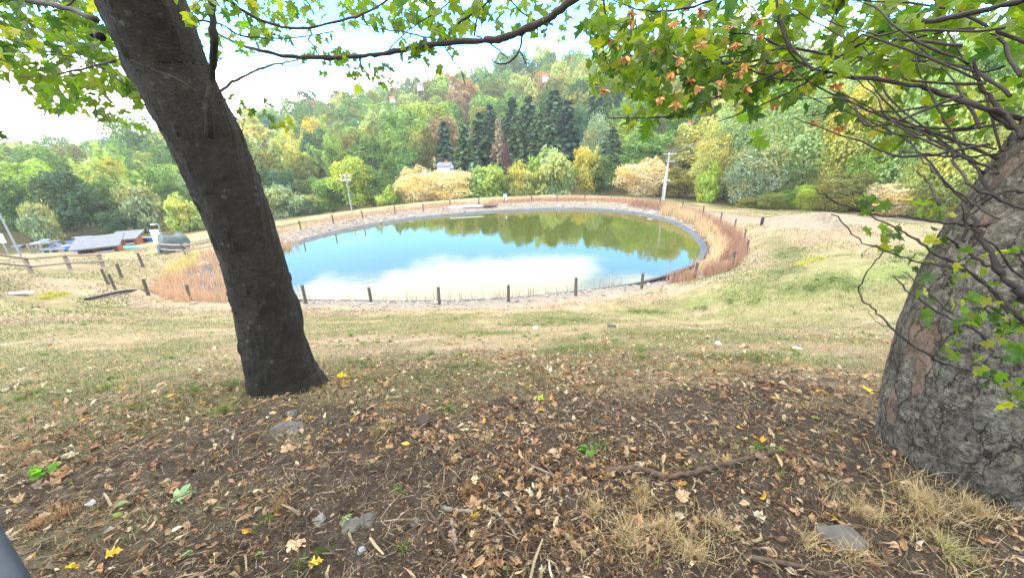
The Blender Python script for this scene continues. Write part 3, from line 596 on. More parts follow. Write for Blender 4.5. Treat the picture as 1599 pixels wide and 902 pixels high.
HERO = [
 (15, 100, 285, 80, 'round', 'oak', 'deep green round tree at the far left behind the light pole'),
 (95, 96, 272, 95, 'round', 'dark', 'broad dark green tree behind the grey machinery yard'),
 (150, 100, 282, 80, 'round', 'oak', 'deep green tree behind the boat shaped white tarpaulin'),
 (60, 88, 322, 60, 'willow', 'silver', 'low silvery green tree just behind the left machinery'),
 (215, 92, 296, 78, 'willow', 'silver', 'silvery green willow right behind the two sheds'),
 (178, 90, 330, 50, 'round', 'dark', 'small dark tree filling the gap behind the sheds'),
 (285, 78, 309, 62, 'willow', 'paleyellow', 'pale yellow green round tree behind the covered vehicle'),
 (345, 82, 300, 70, 'round', 'mid', 'mid green tree hidden behind the leaning trunk'),
 (440, 88, 292, 62, 'willow', 'silver', 'silvery grey green bushy tree at left end of far pond bank'),
 (480, 90, 306, 50, 'willow', 'silver', 'smaller silvery green bush left of the floodlight pole'),
 (545, 84, 250, 66, 'round', 'lime', 'lime green tree with yellow crown top behind the floodlight pole'),
 (515, 88, 276, 60, 'round', 'green', 'fresh green tree just left of the floodlight pole'),
 (578, 86, 262, 62, 'round', 'mid', 'mid green tree right of the floodlight pole'),
 (612, 77, 290, 45, 'willow', 'lime', 'yellow green bush standing left of the peach coloured bushes'),
 (652, 76, 264, 72, 'near', 'peach', 'peach coloured bush on the bank, left one of the pair below the white house'),
 (705, 75, 268, 88, 'near', 'peach', 'wide peach coloured bush below the white house, right one of the pair'),
 (679, 84, 240, 14, 'column', 'brown', 'slender brown dying conifer beside the white house'),
 (762, 74, 264, 66, 'willow', 'light', 'light green low bush below the blue spruces on far bank'),
 (815, 73, 259, 48, 'willow', 'paleyellow', 'yellowish willow left of the big pale willow on far bank'),
 (866, 74, 238, 72, 'willow', 'palegreen', 'big pale green willow at the middle of the far bank'),
 (846, 78, 246, 44, 'willow', 'light', 'light green willow half behind the big pale willow'),
 (915, 77, 233, 48, 'round', 'yellow', 'golden yellow maple right of the big pale willow'),
 (936, 79, 246, 52, 'round', 'oak', 'dark green tree joined to the golden maple on its right'),
 (957, 92, 198, 42, 'conifer', 'spruce', 'lone dark spruce behind the golden maple'),
 (985, 84, 248, 42, 'round', 'green', 'small green tree right of the lone dark spruce'),
 (1005, 70, 250, 92, 'near', 'greybrown', 'grey brown leafless bush just left of the white utility pole'),
 (1062, 69, 262, 70, 'near', 'olive', 'olive bush behind the white utility pole'),
 (1012, 88, 206, 86, 'round', 'green', 'broad fresh green tree above the grey brown bush'),
 (1078, 90, 195, 66, 'round', 'paleyellow', 'pale yellow tree behind the utility pole top'),
 (1118, 66, 195, 56, 'near', 'paleyellow', 'thin pale yellowish tree right of the utility pole'),
 (1108, 61, 262, 36, 'willow', 'lime', 'lime green bush where the right hand wood meets the pond path'),
 (1190, 60, 212, 92, 'near', 'silver', 'silvery willow hanging over the path edge'),
 (1150, 68, 175, 90, 'near', 'palegreen', 'pale green airy tree left of the silvery path willow'),
 (1225, 74, 140, 110, 'near', 'palegreen', 'pale tall airy tree rising behind the silvery path willow'),
 (1290, 64, 105, 150, 'near', 'palegreen', 'tall pale airy tree with its crown over the middle of the path'),
 (1265, 56, 288, 50, 'near', 'lime', 'lime green bush low at the path edge'),
 (1230, 57, 296, 46, 'near', 'mid', 'small mid green bush beside the lime path bush'),
 (1165, 57, 312, 40, 'bush', 'olive', 'olive bush under the silvery path willow'),
 (1205, 56, 300, 50, 'near', 'olive', 'olive thicket at the foot of the silvery path willow'),
 (1320, 55, 270, 95, 'near', 'olive', 'olive thicket below the tall pale airy tree'),
 (1365, 57, 240, 90, 'near', 'lime', 'lime leaved tree with dark split trunks at the path'),
 (1380, 60, 100, 150, 'near', 'paleyellow', 'tall pale yellowish airy tree above the dark split trunks'),
 (1450, 55, 230, 90, 'near', 'paleyellow', 'pale yellow green tree near the right trunk'),
 (1480, 58, 80, 170, 'near', 'palegreen', 'tall pale green tree behind the right hand branches'),
 (1545, 53, 130, 150, 'near', 'paleyellow', 'pale yellowish airy tree seen just left of the big right trunk'),
 (1590, 56, 60, 150, 'near', 'mid', 'tall mid green tree hidden behind the big right trunk'),
 (1400, 53, 285, 90, 'near', 'greybrown', 'grey brown thicket right of the path, below the split trunks'),
 (1475, 51, 280, 90, 'near', 'olive', 'olive thicket beside the path near the right trunk'),
 (1140, 75, 225, 50, 'round', 'mid', 'mid green tree filling behind the lime bush'),
 # conifer stand
 (693, 103, 186, 34, 'conifer', 'fir', 'dark fir directly behind the white house'),
 (724, 94, 190, 42, 'conifer', 'spruce', 'drooping spruce right of the white house'),
 (750, 104, 172, 44, 'conifer', 'spruce', 'tall spruce second from the left of the conifer stand'),
 (738, 85, 250, 17, 'column', 'bluespruce', 'small blue spruce, left one of the pair below the dark stand'),
 (771, 86, 256, 19, 'column', 'bluespruce', 'small blue spruce, right one of the pair below the dark stand'),
 (748, 86, 253, 13, 'column', 'bluespruce', 'thin blue spruce tip between the two blue spruces'),
 (778, 100, 182, 22, 'conifer', 'larch', 'greyish brown half bare larch inside the dark stand'),
 (790, 90, 232, 16, 'bush', 'purple', 'dark purple shrub at the foot of the larch'),
 (808, 98, 172, 40, 'conifer', 'spruce', 'large spruce in the front of the dark stand, left of the twin tips'),
 (825, 108, 146, 44, 'conifer', 'spruce', 'tall spruce at the middle of the dark stand'),
 (842, 96, 172, 38, 'conifer', 'spruce', 'spruce with light fringed boughs in front of the tallest conifers'),
 (866, 108, 134, 46, 'conifer', 'spruce', 'tallest spruce of the dark stand'),
 (858, 93, 180, 42, 'conifer', 'spruce', 'wide spruce directly above the big pale willow'),
 (886, 106, 152, 44, 'conifer', 'fir', 'dark fir at the right edge of the stand'),
 (800, 118, 148, 40, 'conifer', 'fir', 'dark fir behind the front row of the stand'),
 (765, 116, 160, 36, 'conifer', 'fir', 'dark fir behind the larch'),
 (905, 112, 168, 40, 'round', 'teal', 'bluish green tree closing the dark stand on the right'),
 (930, 104, 190, 56, 'wispy', 'silver', 'silvery tree between the dark stand and the lone spruce'),
 # left middle slope
 (615, 118, 188, 62, 'tall', 'light', 'rounded light green tree left of the dark fir, upper of two'),
 (660, 106, 202, 46, 'round', 'olive', 'olive brown tree left of the white house'),
 (572, 106, 222, 66, 'tall', 'mid', 'big smooth mid green tree above the floodlight pole'),
 (625, 104, 226, 58, 'tall', 'green', 'green domed tree left of the olive brown tree'),
 (533, 104, 236, 52, 'round', 'mid', 'mid green tree up left of the floodlight pole'),
 (487, 146, 188, 40, 'round', 'yellow', 'yellow tree high on the middle slope'),
 (492, 130, 206, 42, 'round', 'teal', 'dark bluish round tree below the yellow one'),
 (445, 118, 224, 50, 'round', 'paleyellow', 'pale yellow tree right of the leaning trunk'),
 (420, 106, 236, 52, 'round', 'olive', 'olive yellow tree against the leaning trunk'),
 (470, 106, 244, 54, 'round', 'olive', 'olive green tree with yellowish top, mid slope'),
 (440, 98, 268, 56, 'round', 'teal', 'bluish green tree above the silvery bushes'),
 (480, 98, 280, 50, 'round', 'oak', 'deep green tree above the smaller silvery bush'),
 (398, 98, 262, 50, 'round', 'oak', 'deep green tree touching the right edge of the leaning trunk'),
 (640, 140, 166, 60, 'tall', 'light', 'light green rounded tree on the upper middle slope'),
 (685, 150, 164, 60, 'round', 'lime', 'yellow green round tree above the olive brown tree'),
 (590, 150, 176, 56, 'round', 'palegreen', 'pale green tree on the upper middle slope'),
 (520, 112, 214, 44, 'round', 'light', 'light green tree beside the big smooth tree'),
]
for h_ in HERO: hero(*h_)
print('hero trees', len(TREES))
# the rest of the wooded hillside: tree by tree, spaced by their own widths
def colour_for(x, y, u):
    a = fbm(np.array([x / 38.0]), np.array([y / 38.0]), 3, 91)[0]; left = math.atan2(x, y)
    if a > .60: pool = ['light', 'lime', 'palegreen', 'green', 'olive', 'paleyellow', 'mid']
    elif a > .47: pool = ['mid', 'green', 'light', 'olive', 'lime', 'mid', 'light', 'green', 'olive', 'light', 'paleyellow', 'rust']
    elif a > .38: pool = ['oak', 'teal', 'mid', 'green', 'green', 'light']
    else: pool = ['dark', 'oak', 'teal', 'mid', 'mid', 'olive', 'brown', 'green']
    return pool[int(u * len(pool))]
def region_phrase(px, py):
    side = ['the far left hillside', 'the left hillside behind sheds', 'the slope beside leaning trunk', 'the slope left of conifers', 'the hill above conifer stand',
            'the hill behind golden maple', 'the slope behind utility pole', 'the slope behind path wood', 'the slope behind right branches']
    e = [90, 330, 500, 680, 850, 1000, 1150, 1350]; return side[sum(px > v for v in e)]
HOUSES = [(696, 90, 254, 24, 'white', 'white two storey house half hidden by conifers'), (657, 205, 130, 10, 'white', 'small white house with pale roof near the hilltop'),
          (708, 210, 128, 14, 'tan', 'wide tan house with grey roof near the hilltop'), (852, 175, 117, 10, 'red', 'narrow white house with steep red roof high in the wood'),
          (614, 190, 151, 8, 'red', 'small house with red roof on the middle slope'), (1074, 96, 192, 17, 'brown', 'dark brown roofed hut above the pale yellow tree')]
def hides(x, y, W):
    r = math.hypot(x, y); z = hz(x, y)
    for px, hr, ty, w, c, l in HOUSES:
        if hr - 60 < r < hr + 8:
            q = project(np.array([x, y, z + W]))
            if abs(q[0] - px) < w / 2 + W * .5 * FPX / q[2] and q[1] < ty + 3: return True
    return False
placed = [(x, y, W) for _, x, y, H, W, *_r in TREES]; cand = []
tries = 0; target = 292 - len(TREES); auto = []
while len(auto) < target and tries < 40000:
    tries += 1; az = trng.uniform(math.radians(-54), math.radians(50)); R0 = np.interp(az, _az, _R0); R1 = np.interp(az, _az, _R1)
    r = R0 + 2 + (R1 + 6 - R0) * trng.random() ** 1.5
    if az > math.radians(27) and r > 150: continue
    x, y = r * math.sin(az), r * math.cos(az); W = trng.uniform(8, 13) * (1.0 + .3 * (r > 180))
    if math.degrees(az) > -16 and math.degrees(az) < -6 and r < 100: continue
    if any((x - a) ** 2 + (y - b) ** 2 < (.40 * (W + c)) ** 2 for a, b, c in placed): continue
    if hides(x, y, W): continue
    placed.append((x, y, W)); auto.append((x, y, W, r, az))
for x, y, W, r, az in auto:
    u = trng.random(); kind = 'round' if u < .55 else 'tall' if u < .85 else 'wispy' if u < .93 or r > 190 or abs(az) > .35 else 'conifer'
    ck = colour_for(x, y, trng.random()); H = W * trng.uniform(.95, 1.25)
    if kind == 'conifer': ck = ['spruce', 'fir'][int(trng.random() * 2)]; H = W * 1.5; W *= .8
    if r > .8 * np.interp(az, _az, _R1) and trng.random() < .05: ck = 'rust'
    put_tree(x, y, kind, ck, H, W)
lab = {}
for e, x, y, H, W, kind, colr in TREES:
    if e.get('label'): continue
    z = e.location[2] + H * .6; px, py, d = project(np.array([x, y, z])); r = math.hypot(x, y); rel = (r - np.interp(math.atan2(x, y), _az, _R0)) / (np.interp(math.atan2(x, y), _az, _R1) - np.interp(math.atan2(x, y), _az, _R0))
    band = ['at the foot of', 'low on', 'halfway up', 'high on', 'on the skyline of'][int(min(max(rel, 0), .999) * 5)]
    lab.setdefault((CW[colr] + ' ' + KN[kind][2] + ' ' + band + ' ' + region_phrase(px, py)), []).append((px, e))
ORD = ['leftmost', 'second', 'third', 'fourth', 'fifth', 'sixth', 'seventh', 'eighth', 'ninth', 'tenth']
for k, v in lab.items():
    v.sort(key=lambda t: t[0])
    for i, (_, e) in enumerate(v):
        e['label'] = k if len(v) == 1 else ('leftmost ' + k if i == 0 else ORD[min(i, 9)] + ' ' + k)
        e['group'] = 'trees covering the hillside across the pond'
# beyond those: the far wood as one mass
frng = np.random.default_rng(5); FV, FC = [], []
far_src = [crown_round(90 + s, 12, 11, 16, 1.1, 520, loose=.6) for s in range(6)]; cnt = 0
while cnt < 1500:
    az = frng.uniform(math.radians(-70), math.radians(66)); R0 = np.interp(az, _az, _R0); R1 = np.interp(az, _az, _R1)
    r = R0 + (R1 + 45 - R0) * frng.random() ** .6
    inview = abs(math.degrees(az)) < 53
    if inview and r < R0 + 14: continue
    x, y = r * math.sin(az), r * math.cos(az)
    W = frng.uniform(8, 13); near = any((x - a) ** 2 + (y - b) ** 2 < (.36 * (W + c)) ** 2 for a, b, c in placed)
    if near or (inview and hides(x, y, W)): cnt += .2; continue
    V, Q, C = far_src[frng.integers(6)]; s = W / 11; ck = colour_for(x, y, frng.random())
    FV.append(rotz(V, frng.uniform(0, 6.28)) * np.array([s, s, s * frng.uniform(.9, 1.2)]) + [x, y, hz(x, y) - 1.5]); FC.append(C * np.array(PAL['olive' if ck == 'rust' and frng.random() < .6 else ck]) * 1.15); placed.append((x, y, W * .8)); cnt += 1
FV = np.concatenate(FV); FC = np.concatenate(FC)
M_far = attr_mat('far_leaves', 0.6, 0.3, spec=.2, tsat=.9)
far = mesh_obj('woodland', FV, np.arange(len(FV)).reshape(-1, 4), M_far, C=FC); tag(far, 'dense autumn woodland filling the gaps and crest of the hills', kind='stuff')
print('woodland', len(FV))

# haze over the valley
hm = bpy.data.materials.new('haze_air'); hm.use_nodes = True; ht = hm.node_tree; ht.nodes.clear()
ho = ht.nodes.new('ShaderNodeOutputMaterial'); hv = ht.nodes.new('ShaderNodeVolumePrincipled'); hv.inputs['Color'].default_value = (.86, .93, 1, 1)
hv.inputs['Density'].default_value = 0.00045; hv.inputs['Anisotropy'].default_value = .2; ht.links.new(hv.outputs[0], ho.inputs['Volume'])
hb = MB(); hb.box((0, 0, 25), (1900, 1900, 130)); hz_o = hb.build('haze', hm); tag(hz_o, 'thin pale haze in the air of the valley', kind='stuff')

# ------------------------------------------------------------------ houses on the slopes
def house(px, r, ty, w, c, label):
    q = ray(px, ty + 10); h = math.hypot(q[0], q[1]); x, y = q[0] / h * r, q[1] / h * r; qt = ray(px, ty); zt = r * qt[2] / math.hypot(qt[0], qt[1])
    d = project(np.array([x, y, zt]))[2]; W = w * d / FPX; Hh = W * .45; az = math.atan2(x, y)
    e = empty('house', (x, y, zt - Hh * 1.45), label, 'house', rz=-az + 1.25)
    wall = dict(white=M_cream if r > 120 else M_white, tan=M_cream, red=M_cream, brown=M_deadwood)[c]; roof = dict(white=M_roofm, tan=M_greywood, red=M_red, brown=M_deadwood)[c]
    D_ = W * .8; m = MB(); m.box((0, 0, 0), (W, D_, Hh * 2)); 
    m.prism([(-W / 2, Hh * 1.0), (W / 2, Hh * 1.0), (0, Hh * 1.42)], -D_ / 2 + .01, D_ / 2 - .01); m.build('wall', wall, e)
    m = MB(); t_ = .12
    for s_ in (-1, 1):
        a = (s_ * (W / 2 + .3), Hh * .93); b = (0, Hh * 1.45); m.prism([a, b, (b[0], b[1] + t_), (a[0], a[1] + t_)][::s_], -D_ / 2 - .3, D_ / 2 + .3)
    rf = m.build('roof', roof, e); m = MB(); m.box((W * .2, 0, Hh * 1.5), (.45, .45, .9)); m.build('chimney', M_red, rf)
    for i in (-1, 0, 1):
        for j in ((.55, -.15) if r < 120 else (.55,)):
            m = MB(); m.box((i * W * .3, -D_ / 2 - .02, Hh * j), (W * .13, .06, Hh * .38)); f = m.build('window', M_white if c != 'white' else M_greywood, e)
            m = MB(); m.box((i * W * .3, -D_ / 2 - .04, Hh * j), (W * .10, .06, Hh * .32)); m.build('pane', M_glass, f)
for h_ in HOUSES: house(*h_)

# ------------------------------------------------------------------ scattered blades, stones
def blades(P, h, w, rng, lean=.25, bendf=.3, C=None, seg=2):
    """thin upright blades; P (n,3), h (n,), w (n,), C (n,3)"""
    n = len(P); a = rng.uniform(0, 6.283, n); dx = np.stack([np.cos(a), np.sin(a), 0 * a], 1); b = rng.uniform(0, 6.283, n); l = rng.normal(size=n) * lean
    ld = np.stack([np.cos(b) * l, np.sin(b) * l, np.ones(n)], 1); bd = np.stack([np.cos(b), np.sin(b), -.2 + 0 * b], 1) * (rng.random(n) * bendf)[:, None]
    h = h[:, None]; w = w[:, None]
    V = np.stack([P - dx * w / 2, P + dx * w / 2, P + ld * h * .55 + dx * w * .4, P + ld * h * .55 - dx * w * .4, P + ld * h * 1.0 + bd * h], 1).reshape(-1, 3)
    k = np.arange(n)[:, None] * 5; Q = k + [0, 1, 2, 3]; T = k + [3, 2, 4]
    return V, [Q, T], (np.repeat(C, 5, 0) if C is not None else None)
rng = np.random.default_rng(8)
cx_, cy_ = POND.mean(0)
def around(n, lo, hi, rngp, a0=-180, a1=180):
    out = []
    bx = (POND[:, 0].min() - 6, POND[:, 0].max() + 6); by = (POND[:, 1].min() - 6, POND[:, 1].max() + 8)
    x = rngp.uniform(*bx, n); y = rngp.uniform(*by, n); pd = pond_dist(x, y); ang = np.degrees(np.arctan2(y - cy_, x - cx_)); ang = np.where(ang < a0, ang + 360, ang)
    k = (pd > lo) & (pd < hi) & (ang > a0) & (ang < a1); return x[k], y[k], pd[k], ang[k]
RV, RF1, RF2, RC = [], [], [], []
def reeds(x, y, h, w, C, lean=.12, bend=.25):
    global _ro
    P = np.stack([x, y, np.maximum(surf(x, y), ZW - .1) - .03], 1); V, F, Cc = blades(P, h, w, rng, lean, bend, C); o = sum(len(v) for v in RV)
    RV.append(V); RF1.append(F[0] + o); RF2.append(F[1] + o); RC.append(Cc)
def cvar(c, n, v=.25): return np.array(c) * rng.uniform(1 - v, 1 + v, (n, 1)) * rng.uniform(.93, 1.07, (n, 3))
red = (.30, .18, .125); tan = (.52, .39, .23); org = (.45, .29, .18)
# right side, dense: tan plumes inside, red brown stalks outside
x, y, pd, an = around(260000, .7, 2.9, rng, -40, 42); m = fbm(x * .8, y * .8, 3, 71); k = (pd < 1.9 - .6 * sstep(5, -30, an)) & (m > .34) & (an < 30) & (an > -26); n = k.sum(); reeds(x[k], y[k], rng.uniform(.7, 1.3, n), np.full(n, .035), cvar(tan, n), .2, .5)
k = (pd > 1.4) & (m > .3); n = k.sum(); reeds(x[k], y[k], rng.uniform(.6, 1.1, n), np.full(n, .025), cvar(red, n), .12, .2)
# far side strip
x, y, pd, an = around(330000, 2.3, 4.6, rng, 42, 178); m = fbm(x * .5, y * .5, 3, 72); dens = np.interp(an, [42, 95, 120, 178], [.95, .75, .45, .35]); k = (rng.random(len(x)) < dens) & (m > .36); n = k.sum()
reeds(x[k], y[k], rng.uniform(.25, .75, n) * np.interp(an[k], [42, 90, 120], [1.1, .8, .55]), np.full(n, .03), cvar((.38, .235, .16), n), .15, .3)
# left patch
x, y, pd, an = around(150000, -.9, 2.8, rng, 172, 226); m = fbm(x * .5, y * .5, 3, 73); k = (m > .33) & ~((an < 184) & (pd > 2)); n = k.sum(); mix = fbm(x * .35, y * .35, 2, 74)[k] ; gg = ((y[k] > cy_ - 5.5) & (mix > .55))[:, None]
reeds(x[k], y[k], rng.uniform(.4, 1.0, n), np.full(n, .028), np.where(gg, cvar((.50, .42, .13), n), cvar(org, n)), .15, .3)
# near edge: stalks in clumps
x, y, pd, an = around(60000, -.75, .35, rng, -150, -38); m = fbm(x * .9, y * .9, 3, 75); k = rng.random(len(x)) < np.clip((m - .38) * 2.6, .05, .5); n = k.sum()
reeds(x[k], y[k], rng.uniform(.4, .85, n), np.full(n, .026), cvar((.26, .17, .13), n), .10, .25)
for c in np.linspace(-128, -44, 17):
    c += rng.uniform(-3, 3); x, y, pd, an = around(60000, -.55, .5, rng, c - .7, c + .7); n = len(x)
    if n: reeds(x, y, rng.uniform(.4, 1.0, n), np.full(n, .02), cvar(org, n), .16, .25)
rd = mesh_obj('reeds', np.concatenate(RV), [np.concatenate(RF1), np.concatenate(RF2)], M_blade, C=np.concatenate(RC)); tag(rd, 'dry reddish and tan reeds growing round the rim of the pond', kind='stuff')
print('reeds', len(rd.data.polygons))
# gravel: small broken stones on the bank
ico = rock_mesh(np.random.default_rng(1), 1, .7, 1)
def stones(x, y, s, C, name, label):
    n = len(x); V0, F0 = ico; a = rng.uniform(0, 6.28, n); ca, sa = np.cos(a), np.sin(a); sc3 = s[:, None] * rng.uniform(.6, 1.3, (n, 3)) * [1, 1, .7]
    L_ = V0[None] * sc3[:, None, :] * rng.uniform(.85, 1.15, (n, len(V0), 1)); X = L_[..., 0] * ca[:, None] - L_[..., 1] * sa[:, None]; Y = L_[..., 0] * sa[:, None] + L_[..., 1] * ca[:, None]
    z = np.maximum(surf(x, y), ZW - .05); V = np.stack([X + x[:, None], Y + y[:, None], L_[..., 2] + z[:, None] + s[:, None] * .15], -1).reshape(-1, 3)
    F = (np.arange(n)[:, None, None] * len(V0) + F0[None]).reshape(-1, 3); o = mesh_obj(name, V, F, M_stone, C=np.repeat(C, len(V0), 0)); tag(o, label, kind='stuff'); return o
x, y, pd, an = around(52000, .30, 3.0, rng); k = rng.random(len(x)) < np.where(pd < 2.2, 1, .3) * np.where((an < -38) & (pd > .9), .25, 1); x, y = x[k], y[k]; n = len(x)
stones(x, y, rng.uniform(.035, .11, n) * np.where(rng.random(n) < .06, 1.8, 1), cvar((.20, .175, .155), n, .5), 'gravel', 'grey and brown broken stones on the pond bank')
def rock(px, py, size, label, colr=(.28, .265, .25), name='rock', squash=.55, group=None, seed=0, sink=.2):
    p = G(px, py); rg = np.random.default_rng(int(px * 7 + py) + seed); V, F = rock_mesh(rg, size, squash, 3); V = rotz(V, rg.uniform(0, 6.28))
    o = mesh_obj(name, V, F, M_stone, C=np.tile(colr, (len(V), 1)), smooth=False); p[2] = surf([p[0]], [p[1]])[0]; o.location = (p[0], p[1], p[2] + size * squash * (1 - sink) * .5); tag(o, label, 'rock', group); return o
for a in [(1017, 333, .42, 'largest pale boulder on the far right bank behind the water'), (1000, 330, .22, 'small pale rock left of the largest far bank boulder'), (1052, 342, .25, 'grey rock on the bank right of the largest boulder'),
          (1064, 346, .2, 'small grey rock farthest right on the curving bank'), (975, 326, .22, 'low grey rock on the far bank below the golden maple'), (932, 322, .2, 'little grey rock on far bank right of the big willow'), (873, 322, .22, 'little grey rock on far bank below the big willow'),
          (642, 338, .3, 'pale round rock on far bank below the peach bushes'), (595, 346, .26, 'grey rock on the far bank right of the floodlight pole'), (447, 379, .25, 'pale rock on the bank touching the leaning trunk'),
          (318, 414, .42, 'large pale rock on the left end bank'), (591, 471, .16, 'dark rock in the reeds right of a near fence post'), (611, 472, .13, 'second dark rock in the near reeds'), (770, 467, .15, 'dark rock left of the middle fence post'), (666, 471, .11, 'small dark rock left of a near post')]:
    rock(a[0], a[1], a[2], a[3], (.12, .105, .095) if 'dark' in a[3] else (.42, .39, .36))
# flat slab and pale pipe head on far bank
p = G(762, 322); m = MB(); V, F = rock_mesh(np.random.default_rng(3), 1, .2, 2); m.add(V * np.array([1.3, .7, 1.2]), T=F); o = m.build('slab', M_deadwood, loc=(p[0], p[1], p[2] + .12)); tag(o, 'flat dark slab lying beside the pale concrete strip on far bank', 'slab')
p = G(728, 323); m = MB(); m.box((0, 0, .07), (4.4, .8, .14), .12); m.box((-1.7, .1, .15), (.8, .5, .05), .12); o = m.build('concrete_strip', M_white, loc=p); tag(o, 'long pale concrete strip lying on the far bank crest', 'slab')
p = G(789, 315); e = empty('pipe_head', p, 'small white standpipe box on the far bank crest', 'standpipe'); m = MB(); m.box((0, 0, .45), (.42, .42, .95)); m.build('box', M_white, e); m = MB(); m.box((0, 0, .96), (.5, .5, .07)); m.build('lid', M_pale, e)

# ------------------------------------------------------------------ pond fence: leaning round posts and three wires
fe = empty('pond_fence', G(794, 471), 'low wire fence on weathered wooden posts right round the pond', 'fence'); F0 = np.array(fe.location); frg = np.random.default_rng(12); tops = []
for i, (a, b) in enumerate(posts_px):
    p = G(a, b); h = 1.0 + frg.uniform(-.1, .08) if b > 390 else .95 + frg.uniform(-.08, .08); r = .085 if b > 405 else .07; ln = frg.normal(size=2) * .03; m = MB()
    P = [p - F0 + [0, 0, -.3], p - F0 + [ln[0] * .3, ln[1] * .3, .3], p - F0 + [ln[0], ln[1], h]]; m.tube(cr(P, 3), np.array([1.05, 1.04, 1, 1.02, .98, .97, .94]) * r, 9); m.build('post', M_postwood, fe, smooth=False)
    tops.append((p, np.array([ln[0], ln[1], 0]), h))
for f in (.93, .6, .28):
    m = MB()
    for i in range(len(tops)):
        a, b = tops[i], tops[(i + 1) % len(tops)]
        if i == len(tops) - 1: continue
        q0 = a[0] - F0 + a[1] * f + [0, 0, a[2] * f]; q1 = b[0] - F0 + b[1] * f + [0, 0, b[2] * f]; mid = (q0 + q1) / 2 - [0, 0, .05]
        m.tube(np.array([q0, mid, q1]), .0055, 4, cap=False)
    m.build('wire', M_wire, fe)
for a, b, l in [(169, 444, 'dark post left of the pair outside the left fence corner'), (180, 452, 'dark post right of the pair outside the left fence corner')]:
    p = G(a, b); m = MB(); m.tube(cr([[0, 0, -.3], [0, 0, .4], [-.02, 0, .92]], 3), .065, 9); o = m.build('gate_post', M_postwood, loc=p); tag(o, l, 'post')
p = G(1189, 351); m = MB(); m.tube(cr([[0, 0, -.3], [0, 0, .3], [.02, 0, .62]], 3), .12, 10); o = m.build('marker_post', M_black, loc=p); tag(o, 'short stout dark post standing alone beside the sandy path', 'post')

# rail fences
def rail_fence(pts, label, h=1.05, posts_extra=()):
    Ps = [np.array(G(*p)) for p in pts]; e = empty('rail_fence', Ps[0], label, 'fence'); O = Ps[0]
    for p in Ps:
        m = MB(); q = p - O; m.box((q[0], q[1], q[2] + h / 2 - .15), (.15, .15, h + .3), .3); m.build('post', M_railwood, e)
    for a, b in zip(Ps[:-1], Ps[1:]):
        for f in (.42, .88):
            d = (b - a); L_ = np.linalg.norm(d[:2]); u = d / np.linalg.norm(d); off = np.array([u[1], -u[0], 0]) * .10
            A = a - O + [0, 0, h * f] - u * .15 + off; B = b - O + [0, 0, h * f] + u * .15 + off; m = MB(); m.tube(cr([A, (A + B) / 2 + [0, 0, -.02], B], 3), .062, 7); m.build('rail', M_railwood, e)
    return e
rail_fence([(-70, 440), (-12, 434), (50, 427), (110, 420), (162, 417)], 'brown two rail timber fence on the left above the track')
rail_fence([(255, 396), (296, 398), (345, 388), (385, 379)], 'timber rail fence in front of the covered vehicle', .95)
rail_fence([(50, 396), (66, 391)], 'short timber rail section in front of the machinery gantry', 1.2)

# ------------------------------------------------------------------ poles
def upright(px, py, r):
    q = ray(px, py); h = math.hypot(q[0], q[1]); x, y = q[0] / h * r, q[1] / h * r; return np.array([x, y, hz(x, y)])
def ztop(p, px, py):
    q = ray(px, py); return math.hypot(p[0], p[1]) * q[2] / math.hypot(q[0], q[1])
p = upright(1036, 316, 58); H = ztop(p, 1043, 238) - p[2]
e = empty('utility_pole', p, 'pale concrete utility pole with two crossarms behind the right end of pond', 'utility pole')
m = MB(); m.tube([[0, 0, -.5], [0, 0, H / 2], [0, 0, H]], [.15, .13, .10], 10); m.build('pole', M_pale, e)
m = MB(); m.tube([[-.24, .1, -.4], [-.2, .1, H * .35], [-.14, .05, H * .62]], .07, 8); m.build('brace', M_pale, e)
for zz, x0, x1 in ((H - .2, -.85, .9), (H - 1.15, -.4, .8)):
    m = MB(); m.box(((x0 + x1) / 2, -.2, zz), (x1 - x0, .10, .11)); a = m.build('crossarm', M_pale, e)
    for t_ in (x0 + .08, (x0 + x1) / 2 + .3, x1 - .08):
        m = MB(); m.tube([[t_, -.2, zz + .06], [t_, -.2, zz + .16], [t_, -.2, zz + .22], [t_, -.2, zz + .34]], [.025, .05, .035, .05], 8); m.build('insulator', M_galv, a)
for t_, zz in ((-.77, H + .12), (.3, H + .12), (.82, H + .12), (.72, H - .8)):
    A = np.array([t_, -.2, zz]); B = dep(1400 + t_ * 12, 95 + (60 if zz < H else 0), 70) - p; k = np.linspace(0, 1, 14)[:, None]; P = A + (B - A) * k - np.array([0, 0, 1]) * 1.3 * (4 * k * (1 - k)); m = MB(); m.tube(P, .012, 4); m.build('cable', M_galv, e)
p = upright(551, 338, 62); H = ztop(p, 541, 274) - p[2]
e = empty('floodlight_pole', p, 'tall grey floodlight pole with two lamp bars behind the far bank', 'floodlight'); m = MB(); m.tube([[0, 0, -.5], [0, 0, H / 2], [0, 0, H]], [.11, .09, .07], 9); m.build('pole', M_galv, e)
for zz in (H - .1, H - .75):
    m = MB(); m.box((0, 0, zz), (1.7, .09, .09)); b = m.build('crossarm', M_galv, e)
    for t_ in (-.7, -.1, .6):
        m = MB(); m.box((t_, -.15, zz + .16), (.2, .13, .12), .2, tilt=[[1, 0, 0], [0, .9, -.4], [0, .4, .9]]); m.build('lamp', M_white, b)
